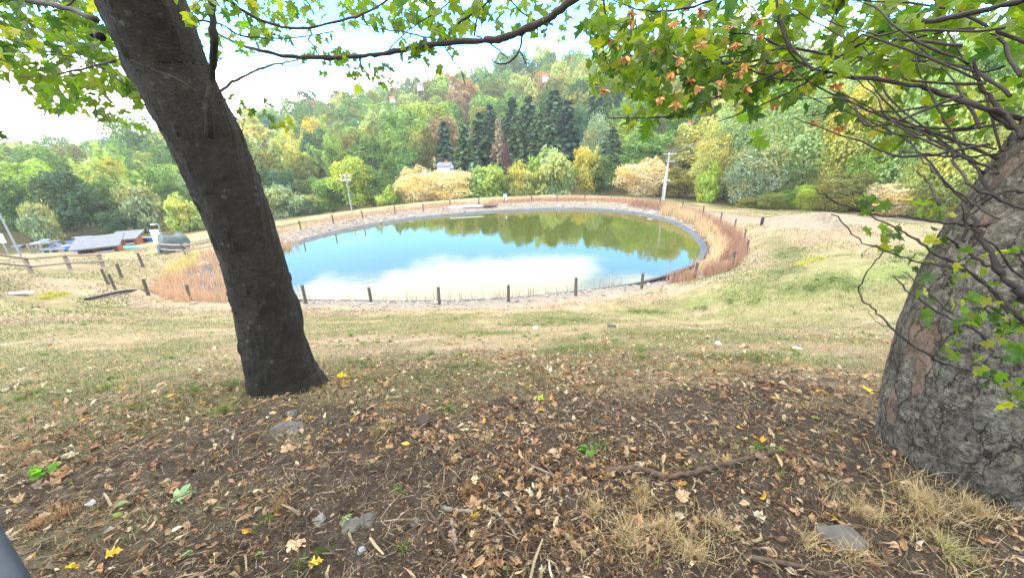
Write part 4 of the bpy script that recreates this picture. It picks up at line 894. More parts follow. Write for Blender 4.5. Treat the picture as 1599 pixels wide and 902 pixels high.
def street_pole(px, py, r, tpx, tpy, label, head):
    p = upright(px, py, r); H = ztop(p, tpx, tpy) - p[2]; e = empty('lamp_post', p, label, 'lamp post'); m = MB(); m.tube([[0, 0, -.3], [0, 0, H * .5], [0, 0, H]], [.07, .06, .045], 9); m.build('pole', M_galv, e)
    m = MB(); m.tube(cr([[0, 0, H - .05], [-.25, 0, H + .05], [-.5, -.1, H + .02]], 3), .035, 6); m.build('arm', M_galv, e); m = MB(); m.box((-.6, -.1, H), (head, .22, .1)); m.build('lamp', M_white, e)
street_pole(33, 400, 44, -2, 318, 'tall thin light pole at the left edge of the photo', .55)
street_pole(257, 378, 66, 248, 350, 'short lamp post beside the white panel near covered vehicle', .5)
p = upright(9, 388, 62); H = ztop(p, 2, 364) - p[2]; e = empty('notice_sign', p, 'small pale blue notice board on a post at the left edge', 'sign'); m = MB(); m.tube([[0, 0, -.2], [0, 0, H * .95]], .06, 8); m.build('post', M_galv, e); m = MB(); m.box((-.1, -.1, H - .45), (1.2, .06, .9)); m.build('board', M_white, e)
m = MB(); p = G(248, 380); H = 1.6; m = MB(); m.box((0, 0, 1.0), (.9, .12, 1.5), .2); m.box((-.35, 0, .1), (.1, .3, .5), .2); m.box((.35, 0, .1), (.1, .3, .5), .2); o = m.build('white_panel', M_white, loc=p); tag(o, 'upright white panel standing left of the covered vehicle', 'panel')

# ------------------------------------------------------------------ huts and yard things on the left
def hut(px, py, L_, D_, Hw, rz, label, drop=.9):
    p = G(px, py); e = empty('hut', p, label, 'hut', rz=rz); m = MB(); m.box((0, 0, Hw / 2 - .45), (L_, D_, Hw + .7)); w = m.build('wall', M_orange, e)
    m = MB(); A, B = -D_ / 2 - .6, D_ / 2 + .5; z0, z1 = Hw - drop * .15, Hw + drop; t_ = .09
    V = []
    m.add([[x_, y_, z_ + k] for k in (0, t_) for x_, y_, z_ in ((-L_ / 2 - .35, A, z0), (L_ / 2 + .35, A, z0), (L_ / 2 + .35, B, z1), (-L_ / 2 - .35, B, z1))], [[0, 3, 2, 1], [4, 5, 6, 7], [0, 1, 5, 4], [1, 2, 6, 5], [2, 3, 7, 6], [3, 0, 4, 7]])
    rf = m.build('roof', M_roofm, e); m = MB(); m.box((0, A - .03, z0 + .03), (L_ + .7, .04, .1)); m.build('fascia', M_roofm, rf)
    zy = lambda q: z0 + (z1 - z0) * (q - A) / (B - A) - .01; m = MB(); h_ = L_ / 2 - .004; m.add([[x_, y_, z_] for x_ in (-h_, h_) for y_, z_ in ((-D_ / 2 + .004, Hw * .8), (D_ / 2 - .004, Hw * .8), (D_ / 2 - .004, zy(D_ / 2)), (-D_ / 2 + .004, zy(-D_ / 2)))], [[0, 1, 2, 3], [7, 6, 5, 4], [0, 4, 5, 1], [1, 5, 6, 2], [2, 6, 7, 3], [3, 7, 4, 0]]); m.build('gable', M_orange, e)
    m = MB(); m.box((L_ * .22, -D_ / 2 - .03, Hw * .55), (L_ * .32, .08, Hw * .4)); f = m.build('hatch', M_deadwood, e)
    m = MB(); m.box((L_ * .22, -D_ / 2 - .12, Hw * .30), (L_ * .36, .25, .06)); m.build('shelf', M_white, f)
    m = MB(); m.box((-L_ * .3, -D_ / 2 - .03, Hw * .42), (.8, .06, Hw * .84)); d = m.build('door', M_deadwood, e); return e
hut(160, 394, 2.7, 1.5, .75, .55, 'orange brown hut with long grey roof, nearer of the two', .6)
hut(203, 382, 2.3, 1.6, 1.0, .35, 'orange brown hut with grey roof, farther one against the trees', .55)
def yard(px, py, name, label, cat, fn, rz=0.0):
    p = G(px, py); e = empty(name, p, label, cat, rz=rz); e.scale = (.62, .62, .62); fn(e); return e
def bx(e, name, mat, *boxes):
    m = MB()
    for c, s_, *r_ in boxes: m.box(c, s_, *(r_ or [0]))
    return m.build(name, mat, e)
def f_gantry(e):
    for i in (-1.3, 1.3):
        bx(e, 'leg', M_bluegrey, ((i, -.6, .9), (.14, .14, 2.0))); bx(e, 'leg', M_bluegrey, ((i, .6, .9), (.14, .14, 2.0)))
    bx(e, 'beam', M_galv, ((0, 0, 1.95), (3.0, 1.5, .28))); bx(e, 'motor_housing', M_galv, ((.6, 0, 2.25), (1.3, .9, .5)))
    m = MB(); m.tube([[1.3, 0, 1.8], [3.2, 0, .7]], .05, 6); m.tube([[1.3, .5, 1.8], [3.2, .5, .7]], .05, 6); m.build('stay', M_galv, e)
yard(73, 394, 'gantry', 'grey steel gantry with white housing in the machinery yard', 'gantry', f_gantry, .3)
def f_conv(e):
    bx(e, 'deck', M_bluegrey, ((0, 0, .55), (6.0, 1.1, .25))); bx(e, 'side_rail', M_galv, ((0, -.6, .75), (6.0, .06, .35))); bx(e, 'side_rail', M_galv, ((0, .6, .75), (6.0, .06, .35)))
    for i in (-2.6, -1, 1, 2.6): bx(e, 'leg', M_bluegrey, ((i, 0, .2), (.12, .9, .6)))
    bx(e, 'control_box', M_blue, ((2.2, -.75, .9), (.8, .3, .6)))
yard(96, 393, 'conveyor', 'long blue grey conveyor deck right of the gantry', 'conveyor', f_conv, .1)
def f_stack(c, n, s_):
    def f(e):
        r_ = np.random.default_rng(n)
        for k in range(n): bx(e, 'crate', c[k % len(c)], ((r_.uniform(-1, 1) * s_, r_.uniform(-.4, .4), .25 + .5 * (k % 2)), (r_.uniform(.7, 1.2), .8, .48), r_.uniform(-.3, .3)))
    return f
def crate(px, py, s_, mat, label, name='crate', rz=.2):
    s_ = tuple(v * .65 for v in s_)
    p = G(px, py); e = empty(name, p, label, name.replace('_', ' '), rz=rz); bx(e, 'body', mat, ((0, 0, s_[2] / 2), s_)); bx(e, 'lid', M_galv if mat is not M_galv else M_blue, ((0, 0, s_[2] + .03), (s_[0] * 1.06, s_[1] * 1.06, .07)))
    bx(e, 'rim', mat, ((0, -s_[1] / 2 - .03, s_[2] * .8), (s_[0] * .98, .04, .1)))
crate(122, 393, (.8, .7, .75), M_blue, 'bright blue bin at the left end of the nearer hut', 'bin')
crate(107, 390, (1.4, .9, .8), M_bluegrey, 'blue grey crate behind the conveyor'); crate(113, 385, (1.2, .9, 1.0), M_galv, 'pale grey crate behind the blue bin')
crate(218, 379, (1.3, .9, .8), M_blue, 'blue crate touching the farther hut'); crate(228, 378, (1.2, .9, .9), M_steelblue, 'dark blue crate, middle one right of the farther hut'); crate(237, 377, (1.0, .8, .8), M_blue, 'blue crate nearest the short lamp post')
crate(30, 388, (1.8, 1, .6), M_bluegrey, 'low blue grey crate left of the gantry'); crate(90, 384, (1.6, 1, 1.1), M_bluegrey, 'tall blue grey crate behind the gantry')
def f_table(e):
    bx(e, 'roof', M_bluegrey, ((0, 0, 1.7), (3.2, 1.5, .1)))
    for i in (-1.4, 1.4):
        for j in (-.6, .6): bx(e, 'post', M_galv, ((i, j, .8), (.1, .1, 1.8)))
yard(133, 381, 'canopy_frame', 'flat blue grey canopy frame behind the nearer hut', 'shelter', f_table, .3)
def lumpy(sx, sy, sz, seed, n=28, sq=.45, drape=.12):
    th = np.linspace(0, 2 * math.pi, n, endpoint=False); ph = np.linspace(0, math.pi / 2, 12); V = []
    for p_ in ph:
        for t_ in th:
            f = lambda v: math.copysign(abs(v) ** sq, v)
            V.append([sx / 2 * f(math.cos(t_)) * f(math.cos(p_)) , sy / 2 * f(math.sin(t_)) * f(math.cos(p_)), sz * f(math.sin(p_))])
    V = np.array(V); V *= 1 + (fbm(V[:, 0] * 3 / sx + V[:, 2], V[:, 1] * 3 / sy + 5, 3, seed)[:, None] - .5) * drape * 3
    Q = [[i * n + k, i * n + (k + 1) % n, (i + 1) * n + (k + 1) % n, (i + 1) * n + k] for i in range(11) for k in range(n)]; return V, Q
p = G(149, 383); V, Q = lumpy(2.6, 1.2, 1.15, 3, sq=.7); V[:, 2] += .0; o = mesh_obj('tarpaulin', V, Q, M_pale, smooth=True, loc=p); o.rotation_euler.z = .3; tag(o, 'white boat shaped tarpaulin cover behind the nearer hut roof', 'tarpaulin')
p = G(200, 390); V, Q = lumpy(1.9, 1.0, .4, 4, sq=.8); o = mesh_obj('tarpaulin', V, Q, M_teal, smooth=True, loc=p); o.rotation_euler.z = .4; tag(o, 'sea green tarpaulin heap right of the nearer hut', 'tarpaulin')
def f_pallet(e):
    for k in range(3): bx(e, 'board', M_greywood, ((0, -.4 + k * .4, .16), (1.5, .14, .04)))
    bx(e, 'bearer', M_greywood, ((-.6, 0, .07), (.1, 1, .13)), ((.6, 0, .07), (.1, 1, .13)))
yard(219, 391, 'pallet', 'grey wooden pallet lying right of the sea green tarpaulin', 'pallet', f_pallet, .5)
p = G(275, 392); e = empty('covered_vehicle', p, 'small vehicle under a wrinkled grey green cover behind the rail fence', 'covered vehicle', rz=.5); V, Q = lumpy(2.0, 1.35, 1.3, 9, sq=.5, drape=.2); V[:, 2] += .12; mesh_obj('cover', V, Q, M_covergrey, e, smooth=True)
for i in (-.62, .62):
    m = MB(); m.tube([[i, -.7, .22], [i, -.55, .22]], .22, 14); m.build('wheel', M_black, e)
# pipe, board
A = G(134, 469); B = G(206, 455); C_ = G(262, 460); m = MB(); m.tube(cr([np.zeros(3) + [0, 0, .06], B - A + [0, 0, .06], C_ - A + [0, 0, .05]], 8), .07, 9); o = m.build('drain_pipe', M_black, loc=A); tag(o, 'black drain pipe on the ground at the left fence corner', 'pipe')
A = G(27, 459); m = MB(); m.box((0, 0, .05), (1.25, .22, .06), .1); m.box((.5, 0, .09), (.1, .2, .03), .1); o = m.build('board', M_white, loc=A); tag(o, 'white board lying in the grass at far left', 'board')
print('objects done')

# ------------------------------------------------------------------ foreground trees
def vor(u, v, seed):
    """distance to nearest and second nearest cell point, and a cell id value"""
    iu = np.floor(u); iv = np.floor(v); f1 = np.full(u.shape, 9.); f2 = np.full(u.shape, 9.); cid = np.zeros(u.shape)
    for a in (-1, 0, 1):
        for b in (-1, 0, 1):
            cu = iu + a; cv = iv + b; hu = _hash(cu, cv, seed); hv = _hash(cu, cv, seed + 5); d = np.hypot(cu + hu - u, cv + hv - v)
            c = d < f1; f2 = np.where(c, f1, np.minimum(f2, d)); cid = np.where(c, _hash(cu, cv, seed + 9), cid); f1 = np.where(c, d, f1)
    return f1, f2, cid
def big_trunk(name, parent, Cc, Rr, seg, step, kind, mat):
    Cc = np.asarray(Cc); Ld = np.concatenate([[0], np.cumsum(np.linalg.norm(np.diff(Cc, axis=0), axis=1))]); n = int(Ld[-1] / step)
    t = np.linspace(0, Ld[-1], n); P = np.stack([np.interp(t, Ld, Cc[:, k]) for k in range(3)], 1); r = np.interp(t, Ld, Rr)
    th = np.arange(seg) * 2 * math.pi / seg; T = np.gradient(P, axis=0); T /= np.linalg.norm(T, axis=1)[:, None]
    A = np.cross(T, [0, 1, 0]); A /= np.linalg.norm(A, axis=1)[:, None]; B = np.cross(T, A)
    TH, TT = np.meshgrid(th, t); rr_ = np.repeat(r[:, None], seg, 1)
    cx = np.cos(TH); sy = np.sin(TH)
    rr_ = rr_ * (1 + (fbm(cx * 1.3 + 9, sy * 1.3 + TT * 1.1, 3, 41) - .5) * .10 + (fbm(cx * 4 + 3, sy * 4 + TT * 3, 3, 43) - .5) * .03)
    rr_ = rr_ * (1 + (.05 + .24 * (.5 + .5 * np.cos(TH * 5 + 1.2 + fbm(cx + 2, sy, 2, 9) * 3))) * np.exp(-TT / .26) * (1 if kind == 'smooth' else .35))
    C = np.zeros((n, seg, 3))
    if kind == 'smooth':
        rr_ = rr_ + (fbm(cx * 9, TT * 14 + sy * 7, 4, 45) - .5) * .014 + np.maximum(fbm(cx * 9 + 7, sy * 9 + TT * 9, 3, 46) - .64, 0) * .08
        for (k1, k2, w, h) in ((1.05, 3.9, .28, .035), (2.0, 5.2, .22, .03), (1.6, 4.4, .2, .02), (.5, 4.9, .16, .025), (2.6, 4.3, .25, .03)):
            q = ((TT - k1) / w) ** 2 + (np.angle(np.exp(1j * (TH - k2))) / w / 1.6) ** 2; rr_ = rr_ + h * np.exp(-q * 2) * np.cos(q * 3)
    else:
        wu = fbm(cx * 3, sy * 3 + TT * 3, 3, 51) * .9; u = TH / (2 * math.pi) * 34; v = TT * 6.0 + wu * 2
        u = u + fbm(cx * 2.5 + TT * 2, sy * 2.5, 3, 52) * 3.0 + (fbm(cx * 14, sy * 14 + TT * 14, 4, 58) - .5) * 1.5; v = v + (fbm(cx * 11 + 5, sy * 11 + TT * 11, 4, 59) - .5) * 1.3; f1, f2, cid = vor(u, v, 7); e = f2 - f1; cr_ = sstep(.13, .02, e) * sstep(.35, .5, fbm(cx * 4, sy * 4 + TT * 4, 3, 53) + .12)
        f1b, f2b, cidb = vor(u * 2.3, v * 2.6, 17); crb = sstep(.10, .02, f2b - f1b) * .35
        tanm = ((cid > .90) * sstep(.35, .5, fbm(cx * 3 + 4, sy * 3 + TT * 2.6, 3, 54) + .05)) * sstep(1.5, .6, TT)
        rr_ = rr_ + (fbm(cx * 22, sy * 22 + TT * 18, 4, 55) - .5) * .010 + (fbm(cx * 6, sy * 6 + TT * 4, 3, 57) - .5) * .03
        C[..., 0] = tanm * .85; C[..., 1] = np.clip(cr_ + crb * .3, 0, 1) * .85
    V = P[:, None, :] + rr_[..., None] * (np.cos(TH)[..., None] * A[:, None] + np.sin(TH)[..., None] * B[:, None]); V = V.reshape(-1, 3)
    i, j = np.meshgrid(np.arange(n - 1), np.arange(seg), indexing='ij'); j2 = (j + 1) % seg; Q = np.stack([i * seg + j, i * seg + j2, (i + 1) * seg + j2, (i + 1) * seg + j], -1).reshape(-1, 4)
    O = np.array(parent.location); return mesh_obj(name, V - O, Q, mat, parent, C=C.reshape(-1, 3), smooth=True)
def kst(px): return math.hypot(1, (px - PCX) / FPX)
# left trunk: measured edges, then the world position of its axis
GL = G(452, 612); DL = project(GL)[2] + .2
EL = [(655, 385, 535), (612, 392, 512), (590, 389, 498), (560, 383, 487), (480, 366, 464), (400, 345, 445), (300, 300, 413), (215, 258, 383), (110, 198, 335), (0, 145, 300), (-120, 70, 262), (-260, -20, 215)]
CL, RL = [], []
for y_, a, b in EL:
    d = DL * (1 - .27 * (612 - y_) / 612); px = (a + b) / 2; CL.append(dep(px, y_, d)); RL.append((b - a) / 2 * d / FPX / kst(px))
CL = np.array(CL); RL = np.array(RL)
d_ = CL[-1] - CL[-2]; d_ /= np.linalg.norm(d_); CL = np.vstack([CL, CL[-1] + d_ * .8, CL[-1] + d_ * 2.0]); RL = np.append(RL, [RL[-1] * .8, RL[-1] * .5])
tl = empty('maple_tree', GL, 'dark leaning tree with smooth ringed bark standing left of centre', 'tree')
big_trunk('trunk', tl, CL, RL, 150, .012, 'smooth', M_barkL)
GR = G(1540, 765); DR = project(GR)[2] + .22
EDGE = [(800, 1368), (735, 1365), (650, 1375), (540, 1400), (460, 1428), (380, 1468), (280, 1528), (225, 1560), (165, 1599), (60, 1668), (-80, 1760)]
RWr = [.50, .465, .42, .385, .37, .36, .35, .345, .34, .335, .33]
CR_, RR_ = [], []
for (y_, xe), r_ in zip(EDGE, RWr):
    xe -= 30
    d = DR * (1 - .26 * (765 - y_) / 765); px = xe + 60
    for _ in range(12): px = xe + r_ * FPX / d * kst(px)
    CR_.append(dep(px, y_, d)); RR_.append(r_)
tr_ = empty('maple_tree', GR, 'thick tree with grey flaking plated bark at the right edge', 'tree')
CR_ = np.array(CR_); d_ = CR_[-1] - CR_[-2]; d_ /= np.linalg.norm(d_); CR_ = np.vstack([CR_, CR_[-1] + d_ * 1.2]); RR_.append(.25)
CR_[0] = CR_[1] + (CR_[1] - CR_[2]) * .9
big_trunk('trunk', tr_, CR_, RR_, 300, .0075, 'plated', M_barkR)
print('trunks', DL, DR, GL, GR)

# branches: thin ones wander a little; each is a part of its tree
brg = np.random.default_rng(31)
def branch(tree, pts, d0, d1, w0, w1, mat=None, wig=.006):
    """pts in photo pixels from the trunk end or any end; d0,d1 distance along them; w0,w1 thickness in px at ends"""
    n = len(pts); D = np.linspace(d0, d1, n) + brg.normal(size=n) * .03; P = np.array([dep(a, b, d) for (a, b), d in zip(pts, D)]); P = cr(P, 5); m_ = len(P); P = P + brg.normal(size=P.shape) * wig * .5
    r = np.linspace(w0, w1, m_) / 2 * np.linspace(d0, d1, m_) / FPX; r = r * (1 + .12 * brg.normal(size=m_)); r = np.maximum(r, .0012); m = MB(); m.tube(P - np.array(tree.location), r, 7)
    BR.append((tree, P)); return m.build('branch', M_barkL if w0 > 11.5 and tree is tl else (mat or M_twig), tree, smooth=True)
BR = []
main = [(1500, -230), (1250, -170), (1000, -60), (895, 0), (858, 28), (820, 46), (790, 58), (760, 63), (725, 65), (690, 68), (640, 76), (600, 83), (560, 88), (500, 90), (450, 88), (412, 80), (380, 72), (352, 60), (332, 48)]
branch(tr_, main, 2.5, 3.7, 14, 3)
RB_ = [([(1690, 190), (1594, 185), (1529, 165), (1479, 150), (1425, 132), (1350, 122), (1290, 112), (1260, 100), (1230, 60), (1207, -10)], 1.75, 2.4, 11, 3),
 ([(1620, 215), (1579, 200), (1519, 160), (1479, 150)], 1.8, 2.0, 9, 5), ([(1660, -20), (1600, 0), (1544, 15), (1470, 30), (1400, 40), (1365, 55), (1325, 80), (1290, 100), (1250, 118)], 1.8, 2.5, 12, 3),
 ([(1600, 215), (1574, 185), (1549, 155), (1529, 130), (1519, 92)], 1.8, 1.9, 10, 5), ([(1509, 315), (1480, 290), (1450, 250), (1410, 215), (1370, 195), (1340, 175), (1310, 150)], 1.8, 2.4, 4, 1.5),
 ([(1560, 270), (1540, 260), (1470, 225), (1415, 190), (1375, 150), (1350, 120)], 1.75, 2.3, 5, 2), ([(1240, 95), (1170, 104), (1110, 128), (1060, 150), (1025, 153), (990, 140), (959, 113)], 2.5, 3.1, 4, 1.5),
 ([(1200, 95), (1130, 100), (1060, 118), (1000, 124), (960, 100)], 2.6, 3.1, 3.5, 1.5), ([(1300, 95), (1230, 108), (1160, 138), (1100, 160), (1050, 180), (1000, 184), (950, 183)], 2.4, 3.1, 4.5, 2),
 ([(1300, 105), (1230, 145), (1170, 172), (1120, 190)], 2.4, 2.9, 3.5, 1.5), ([(1230, -60), (1130, -12), (1100, 5), (1060, 15), (1025, 18), (985, 12), (950, -3)], 2.5, 3.0, 5, 2.5),
 ([(925, -70), (940, -10), (945, 42), (915, 68)], 2.8, 3.1, 5, 2), ([(945, 42), (962, 38), (980, 32)], 3.0, 3.0, 3, 1.5), ([(1215, -40), (1212, 0), (1222, 50), (1240, 90), (1262, 104)], 2.2, 2.4, 5, 3),
 ([(1070, 95), (1110, 92), (1170, 84), (1240, 76), (1330, 95)], 3.0, 2.3, 2, 4), ([(1075, 78), (1100, 55), (1150, 52), (1200, 62), (1260, 95)], 3.0, 2.4, 1.5, 4), ([(1300, 120), (1240, 125), (1200, 118), (1120, 95), (1070, 70)], 2.3, 3.0, 4.5, 1.5),
 ([(1560, 250), (1480, 215), (1400, 190), (1330, 160), (1270, 130), (1220, 95)], 1.8, 2.6, 6, 2), ([(1580, 150), (1520, 110), (1440, 95), (1350, 92), (1260, 80), (1180, 60)], 1.9, 2.7, 6, 2),
 ([(1640, 90), (1590, 60), (1510, 45), (1430, 60), (1360, 85), (1310, 115)], 1.9, 2.5, 8, 3), ([(1590, 120), (1560, 60), (1500, 20), (1420, 5), (1330, 0), (1240, -10)], 1.9, 2.6, 6, 2),
 ([(1575, 488), (1530, 435), (1477, 417), (1424, 406), (1380, 391), (1340, 373), (1300, 331)], 1.36, 1.52, 5, 2), ([(1366, 329), (1344, 304), (1309, 290)], 1.48, 1.52, 3, 1.5),
 ([(1545, 352), (1517, 351), (1477, 349), (1415, 338), (1358, 333), (1300, 311), (1272, 294)], 1.36, 1.56, 6, 2), ([(1600, 500), (1584, 488), (1548, 453), (1500, 417), (1446, 386), (1411, 364), (1358, 335)], 1.32, 1.52, 8, 3),
 ([(1466, 320), (1455, 293), (1433, 269)], 1.44, 1.48, 5, 3), ([(1506, 377), (1508, 351), (1500, 318)], 1.36, 1.36, 5, 3), ([(1540, 590), (1508, 577), (1477, 568), (1433, 542), (1393, 511), (1366, 484), (1344, 462), (1353, 426), (1380, 395)], 1.36, 1.52, 5, 2),
 ([(1380, 395), (1366, 384), (1350, 392), (1346, 402)], 1.52, 1.52, 1.5, 1), ([(1393, 511), (1372, 505), (1350, 480)], 1.48, 1.52, 1.5, 1), ([(1540, 530), (1522, 515), (1477, 493), (1433, 466), (1393, 431)], 1.32, 1.44, 5, 2),
 ([(1486, 488), (1446, 453), (1411, 424)], 1.36, 1.44, 3.5, 1.5), ([(1600, 470), (1593, 453), (1566, 431), (1539, 382), (1517, 338)], 1.28, 1.36, 14, 8), ([(1560, 425), (1553, 422), (1513, 395), (1477, 369)], 1.32, 1.40, 7, 4),
 ([(1640, 340), (1599, 329), (1566, 311), (1522, 293), (1491, 258), (1484, 240)], 1.32, 1.44, 7, 4), ([(1560, 345), (1508, 311), (1464, 275), (1433, 240), (1420, 215)], 1.36, 1.56, 4, 2), ([(1610, 440), (1580, 420), (1560, 390), (1535, 370)], 1.28, 1.32, 5, 3),
 ([(1540, 190), (1500, 200), (1430, 196), (1360, 170), (1300, 140)], 1.85, 2.3, 5, 2), ([(1575, 330), (1540, 290), (1500, 230), (1470, 180), (1440, 120), (1425, 70)], 1.75, 2.1, 5, 2), ([(1560, 240), (1500, 245), (1440, 240), (1395, 236)], 1.8, 2.0, 4, 1.5),
 ([(1600, 300), (1560, 300), (1520, 330), (1490, 350)], 1.65, 1.75, 6, 3), ([(691, 66), (718, 34), (748, 15), (775, -10)], 3.2, 3.0, 5, 3), ([(856, 41), (823, 26), (793, -4), (770, -40)], 3.1, 2.9, 3, 2),
 ([(817, 47), (811, 79), (793, 98), (774, 98), (768, 92)], 3.1, 3.1, 4, 2), ([(811, 79), (818, 92), (822, 101)], 3.1, 3.1, 3, 1.5), ([(744, 56), (770, 71), (793, 92)], 3.15, 3.1, 3, 2), ([(740, 58), (748, 11), (752, -10)], 3.15, 3.1, 3, 2),
 ([(693, 69), (710, 98), (722, 112), (725, 131)], 3.2, 3.15, 2.5, 1.2), ([(716, 100), (722, 118), (727, 134)], 3.15, 3.1, 1.5, 1), ([(560, 88), (563, 100), (558, 108)], 3.4, 3.4, 4, 2), ([(500, 90), (490, 72), (482, 62), (488, 52)], 3.5, 3.5, 3, 1.5), ([(690, 66), (640, 52), (596, 46), (560, 36)], 3.2, 3.5, 3, 1.5),
 ([(600, 83), (615, 70), (640, 45), (680, 20), (720, -10)], 3.35, 3.1, 2, 2)]
for a in RB_: branch(tr_, a[0], a[1], a[2], a[3] * .88, a[4] * .8)
for k in range(15):      # fan of thin twigs leaving the trunk towards the pond, upper right
    a = np.array([brg.uniform(1500, 1600), brg.uniform(20, 300)]); b = np.array([brg.uniform(1180, 1460), brg.uniform(-20, 240)]); c = (a + b) / 2 + [brg.uniform(-40, 40), brg.uniform(-20, 45)]; q = a * .3 + b * .7 + [0, brg.uniform(-8, 22)]
    branch(tr_, [tuple(a), tuple(c), tuple(q), tuple(b)], brg.uniform(1.75, 1.95), brg.uniform(2.1, 2.7), brg.uniform(2.5, 5), 1.2)
LB_ = [([(326, 215), (326, 165), (331, 120), (334, 70), (331, 20), (328, -60)], 2.66, 2.35, 12, 10), ([(328, -20), (386, 22), (426, 38), (460, 44), (500, 40), (556, 26), (594, 8), (620, -10)], 2.6, 3.4, 5, 2.5),
 ([(339, 146), (377, 120), (410, 106), (434, 100), (470, 92)], 2.7, 3.3, 4, 2), ([(434, 100), (455, 103), (480, 98)], 3.1, 3.2, 1.5, 1), ([(340, 158), (368, 154), (378, 160), (384, 168)], 2.7, 2.9, 2, 1),
 ([(84, 18), (100, 12), (124, -4)], 3.4, 3.2, 4, 3), ([(53, 64), (80, 72), (111, 75), (146, 98), (190, 128)], 3.7, 3.2, 3.5, 2), ([(0, 80), (60, 84), (120, 90), (165, 108)], 3.8, 3.3, 2, 2), ([(377, 222), (379, 200), (382, 184)], 2.72, 2.75, 1.5, .8), ([(395, 262), (397, 250), (400, 240)], 2.8, 2.8, 1.2, .8),
 ([(158, 58), (149, 57), (140, 54)], 2.5, 2.5, 12, 2), ([(150, 30), (90, 10), (20, 0), (-60, 10)], 2.9, 3.6, 8, 5), ([(180, 95), (120, 110), (60, 120), (20, 118)], 3.0, 3.7, 4, 2), ([(205, 95), (245, 110), (290, 130), (322, 160)], 2.36, 2.55, 2, 1.5), ([(300, 30), (345, 38), (380, 56), (450, 60), (520, 50)], 2.7, 3.5, 3, 1.5)]
for a in LB_: branch(tl, *a)
# high limbs that carry the canopy over the viewer
def limb(tree, P, r0, r1):
    P = cr(np.array(P, float), 6); m = MB(); m.tube(P - np.array(tree.location), np.linspace(r0, r1, len(P)), 9); m.build('limb', M_barkL if tree is tl else M_barkR, tree, smooth=True)
tL = CL[-1]; tR = CR_[-1]
for q in [(-5, 1, 3.4), (-7, -2, 3.0), (-2, -2.5, 4.0), (-5, -4, 5)]: limb(tl, [tL - d_ * .2, tL + (np.array(q) - tL) * .4 + [0, 0, .5], q], .12, .03)
for q in [(2, -2, 3.6), (6, 1, 3.6), (7, -2, 4.2), (1.5, .5, 2.6)]: limb(tr_, [tR, tR + (np.array(q) - tR) * .4 + [0, 0, .4], q], .13, .03)

# maple leaves
_half = [(0, 0), (.14, -.05), (.38, .02), (.27, .15), (.34, .27), (.55, .48), (.40, .49), (.22, .45), (.21, .58), (.28, .72), (.12, .79), (0, 1.0)]
OUT = np.array(_half + [(-a, b) for a, b in _half[-2:0:-1]]); LT = np.vstack([[0, .36], OUT]); NL = len(LT)
LFc = np.array([[0, 1 + k, 1 + (k + 1) % len(OUT)] for k in range(len(OUT))])
_el = np.array([(0, 0), (.16, .18), (.24, .42), (.19, .7), (0, 1), (-.2, .7), (-.24, .42), (-.15, .18)]); ET = np.vstack([[0, .45], _el]); EFc = np.array([[0, 1 + k, 1 + (k + 1) % 8] for k in range(8)])
def leaf_set(P, Nn, Tip, size, C, rng, tpl=LT, fc=LFc, fold=.35, curl=.3, crump=.0):
    n = len(P); k = len(tpl); Nn = Nn / np.linalg.norm(Nn, axis=1)[:, None]; Tip = Tip - (Tip * Nn).sum(1)[:, None] * Nn; Tip /= np.linalg.norm(Tip, axis=1)[:, None] + 1e-9; S = np.cross(Tip, Nn)
    x = tpl[None, :, 0] * rng.uniform(.8, 1.1, (n, 1)); y = np.repeat(tpl[None, :, 1], n, 0); f = (rng.random((n, 1)) * fold); c = rng.uniform(-.3, 1, (n, 1)) * curl
    z = np.abs(x) * f * 1.2 - c * (y - .3) ** 2 - c * .8 * x ** 2 + rng.normal(size=(n, k)) * crump
    if crump: x = x * (1 - np.clip(np.abs(c) * .45, 0, .6)); x = x + rng.normal(size=(n, k)) * crump * .5
    s = size[:, None, None]; V = P[:, None, :] + s * (x[..., None] * S[:, None] + y[..., None] * Tip[:, None] + z[..., None] * Nn[:, None])
    F = (np.arange(n)[:, None, None] * k + fc[None]).reshape(-1, 3); Cc = np.repeat(C[:, None, :], k, 1) * np.where(np.arange(k) == 0, .9, 1.05)[None, :, None]; return V.reshape(-1, 3), F, Cc.reshape(-1, 3)
def inpoly(px, py, poly):
    c = np.zeros(len(px), bool); n = len(poly)
    for i in range(n):
        (x1, y1), (x2, y2) = poly[i], poly[(i + 1) % n]; k = ((y1 > py) != (y2 > py)) & (px < (x2 - x1) * (py - y1) / ((y2 - y1) or 1e-9) + x1); c ^= k
    return c
lrg = np.random.default_rng(55)
def greens(n, yellow=.06):
    g = np.array([.105, .165, .016]); y = np.array([.24, .26, .03]); d = np.array([.045, .095, .02]); t = lrg.random(n); C = np.where((t < yellow)[:, None], y, np.where((t > .75)[:, None], d, g)); return C * lrg.uniform(.65, 1.35, (n, 1)) * lrg.uniform(.9, 1.12, (n, 3))
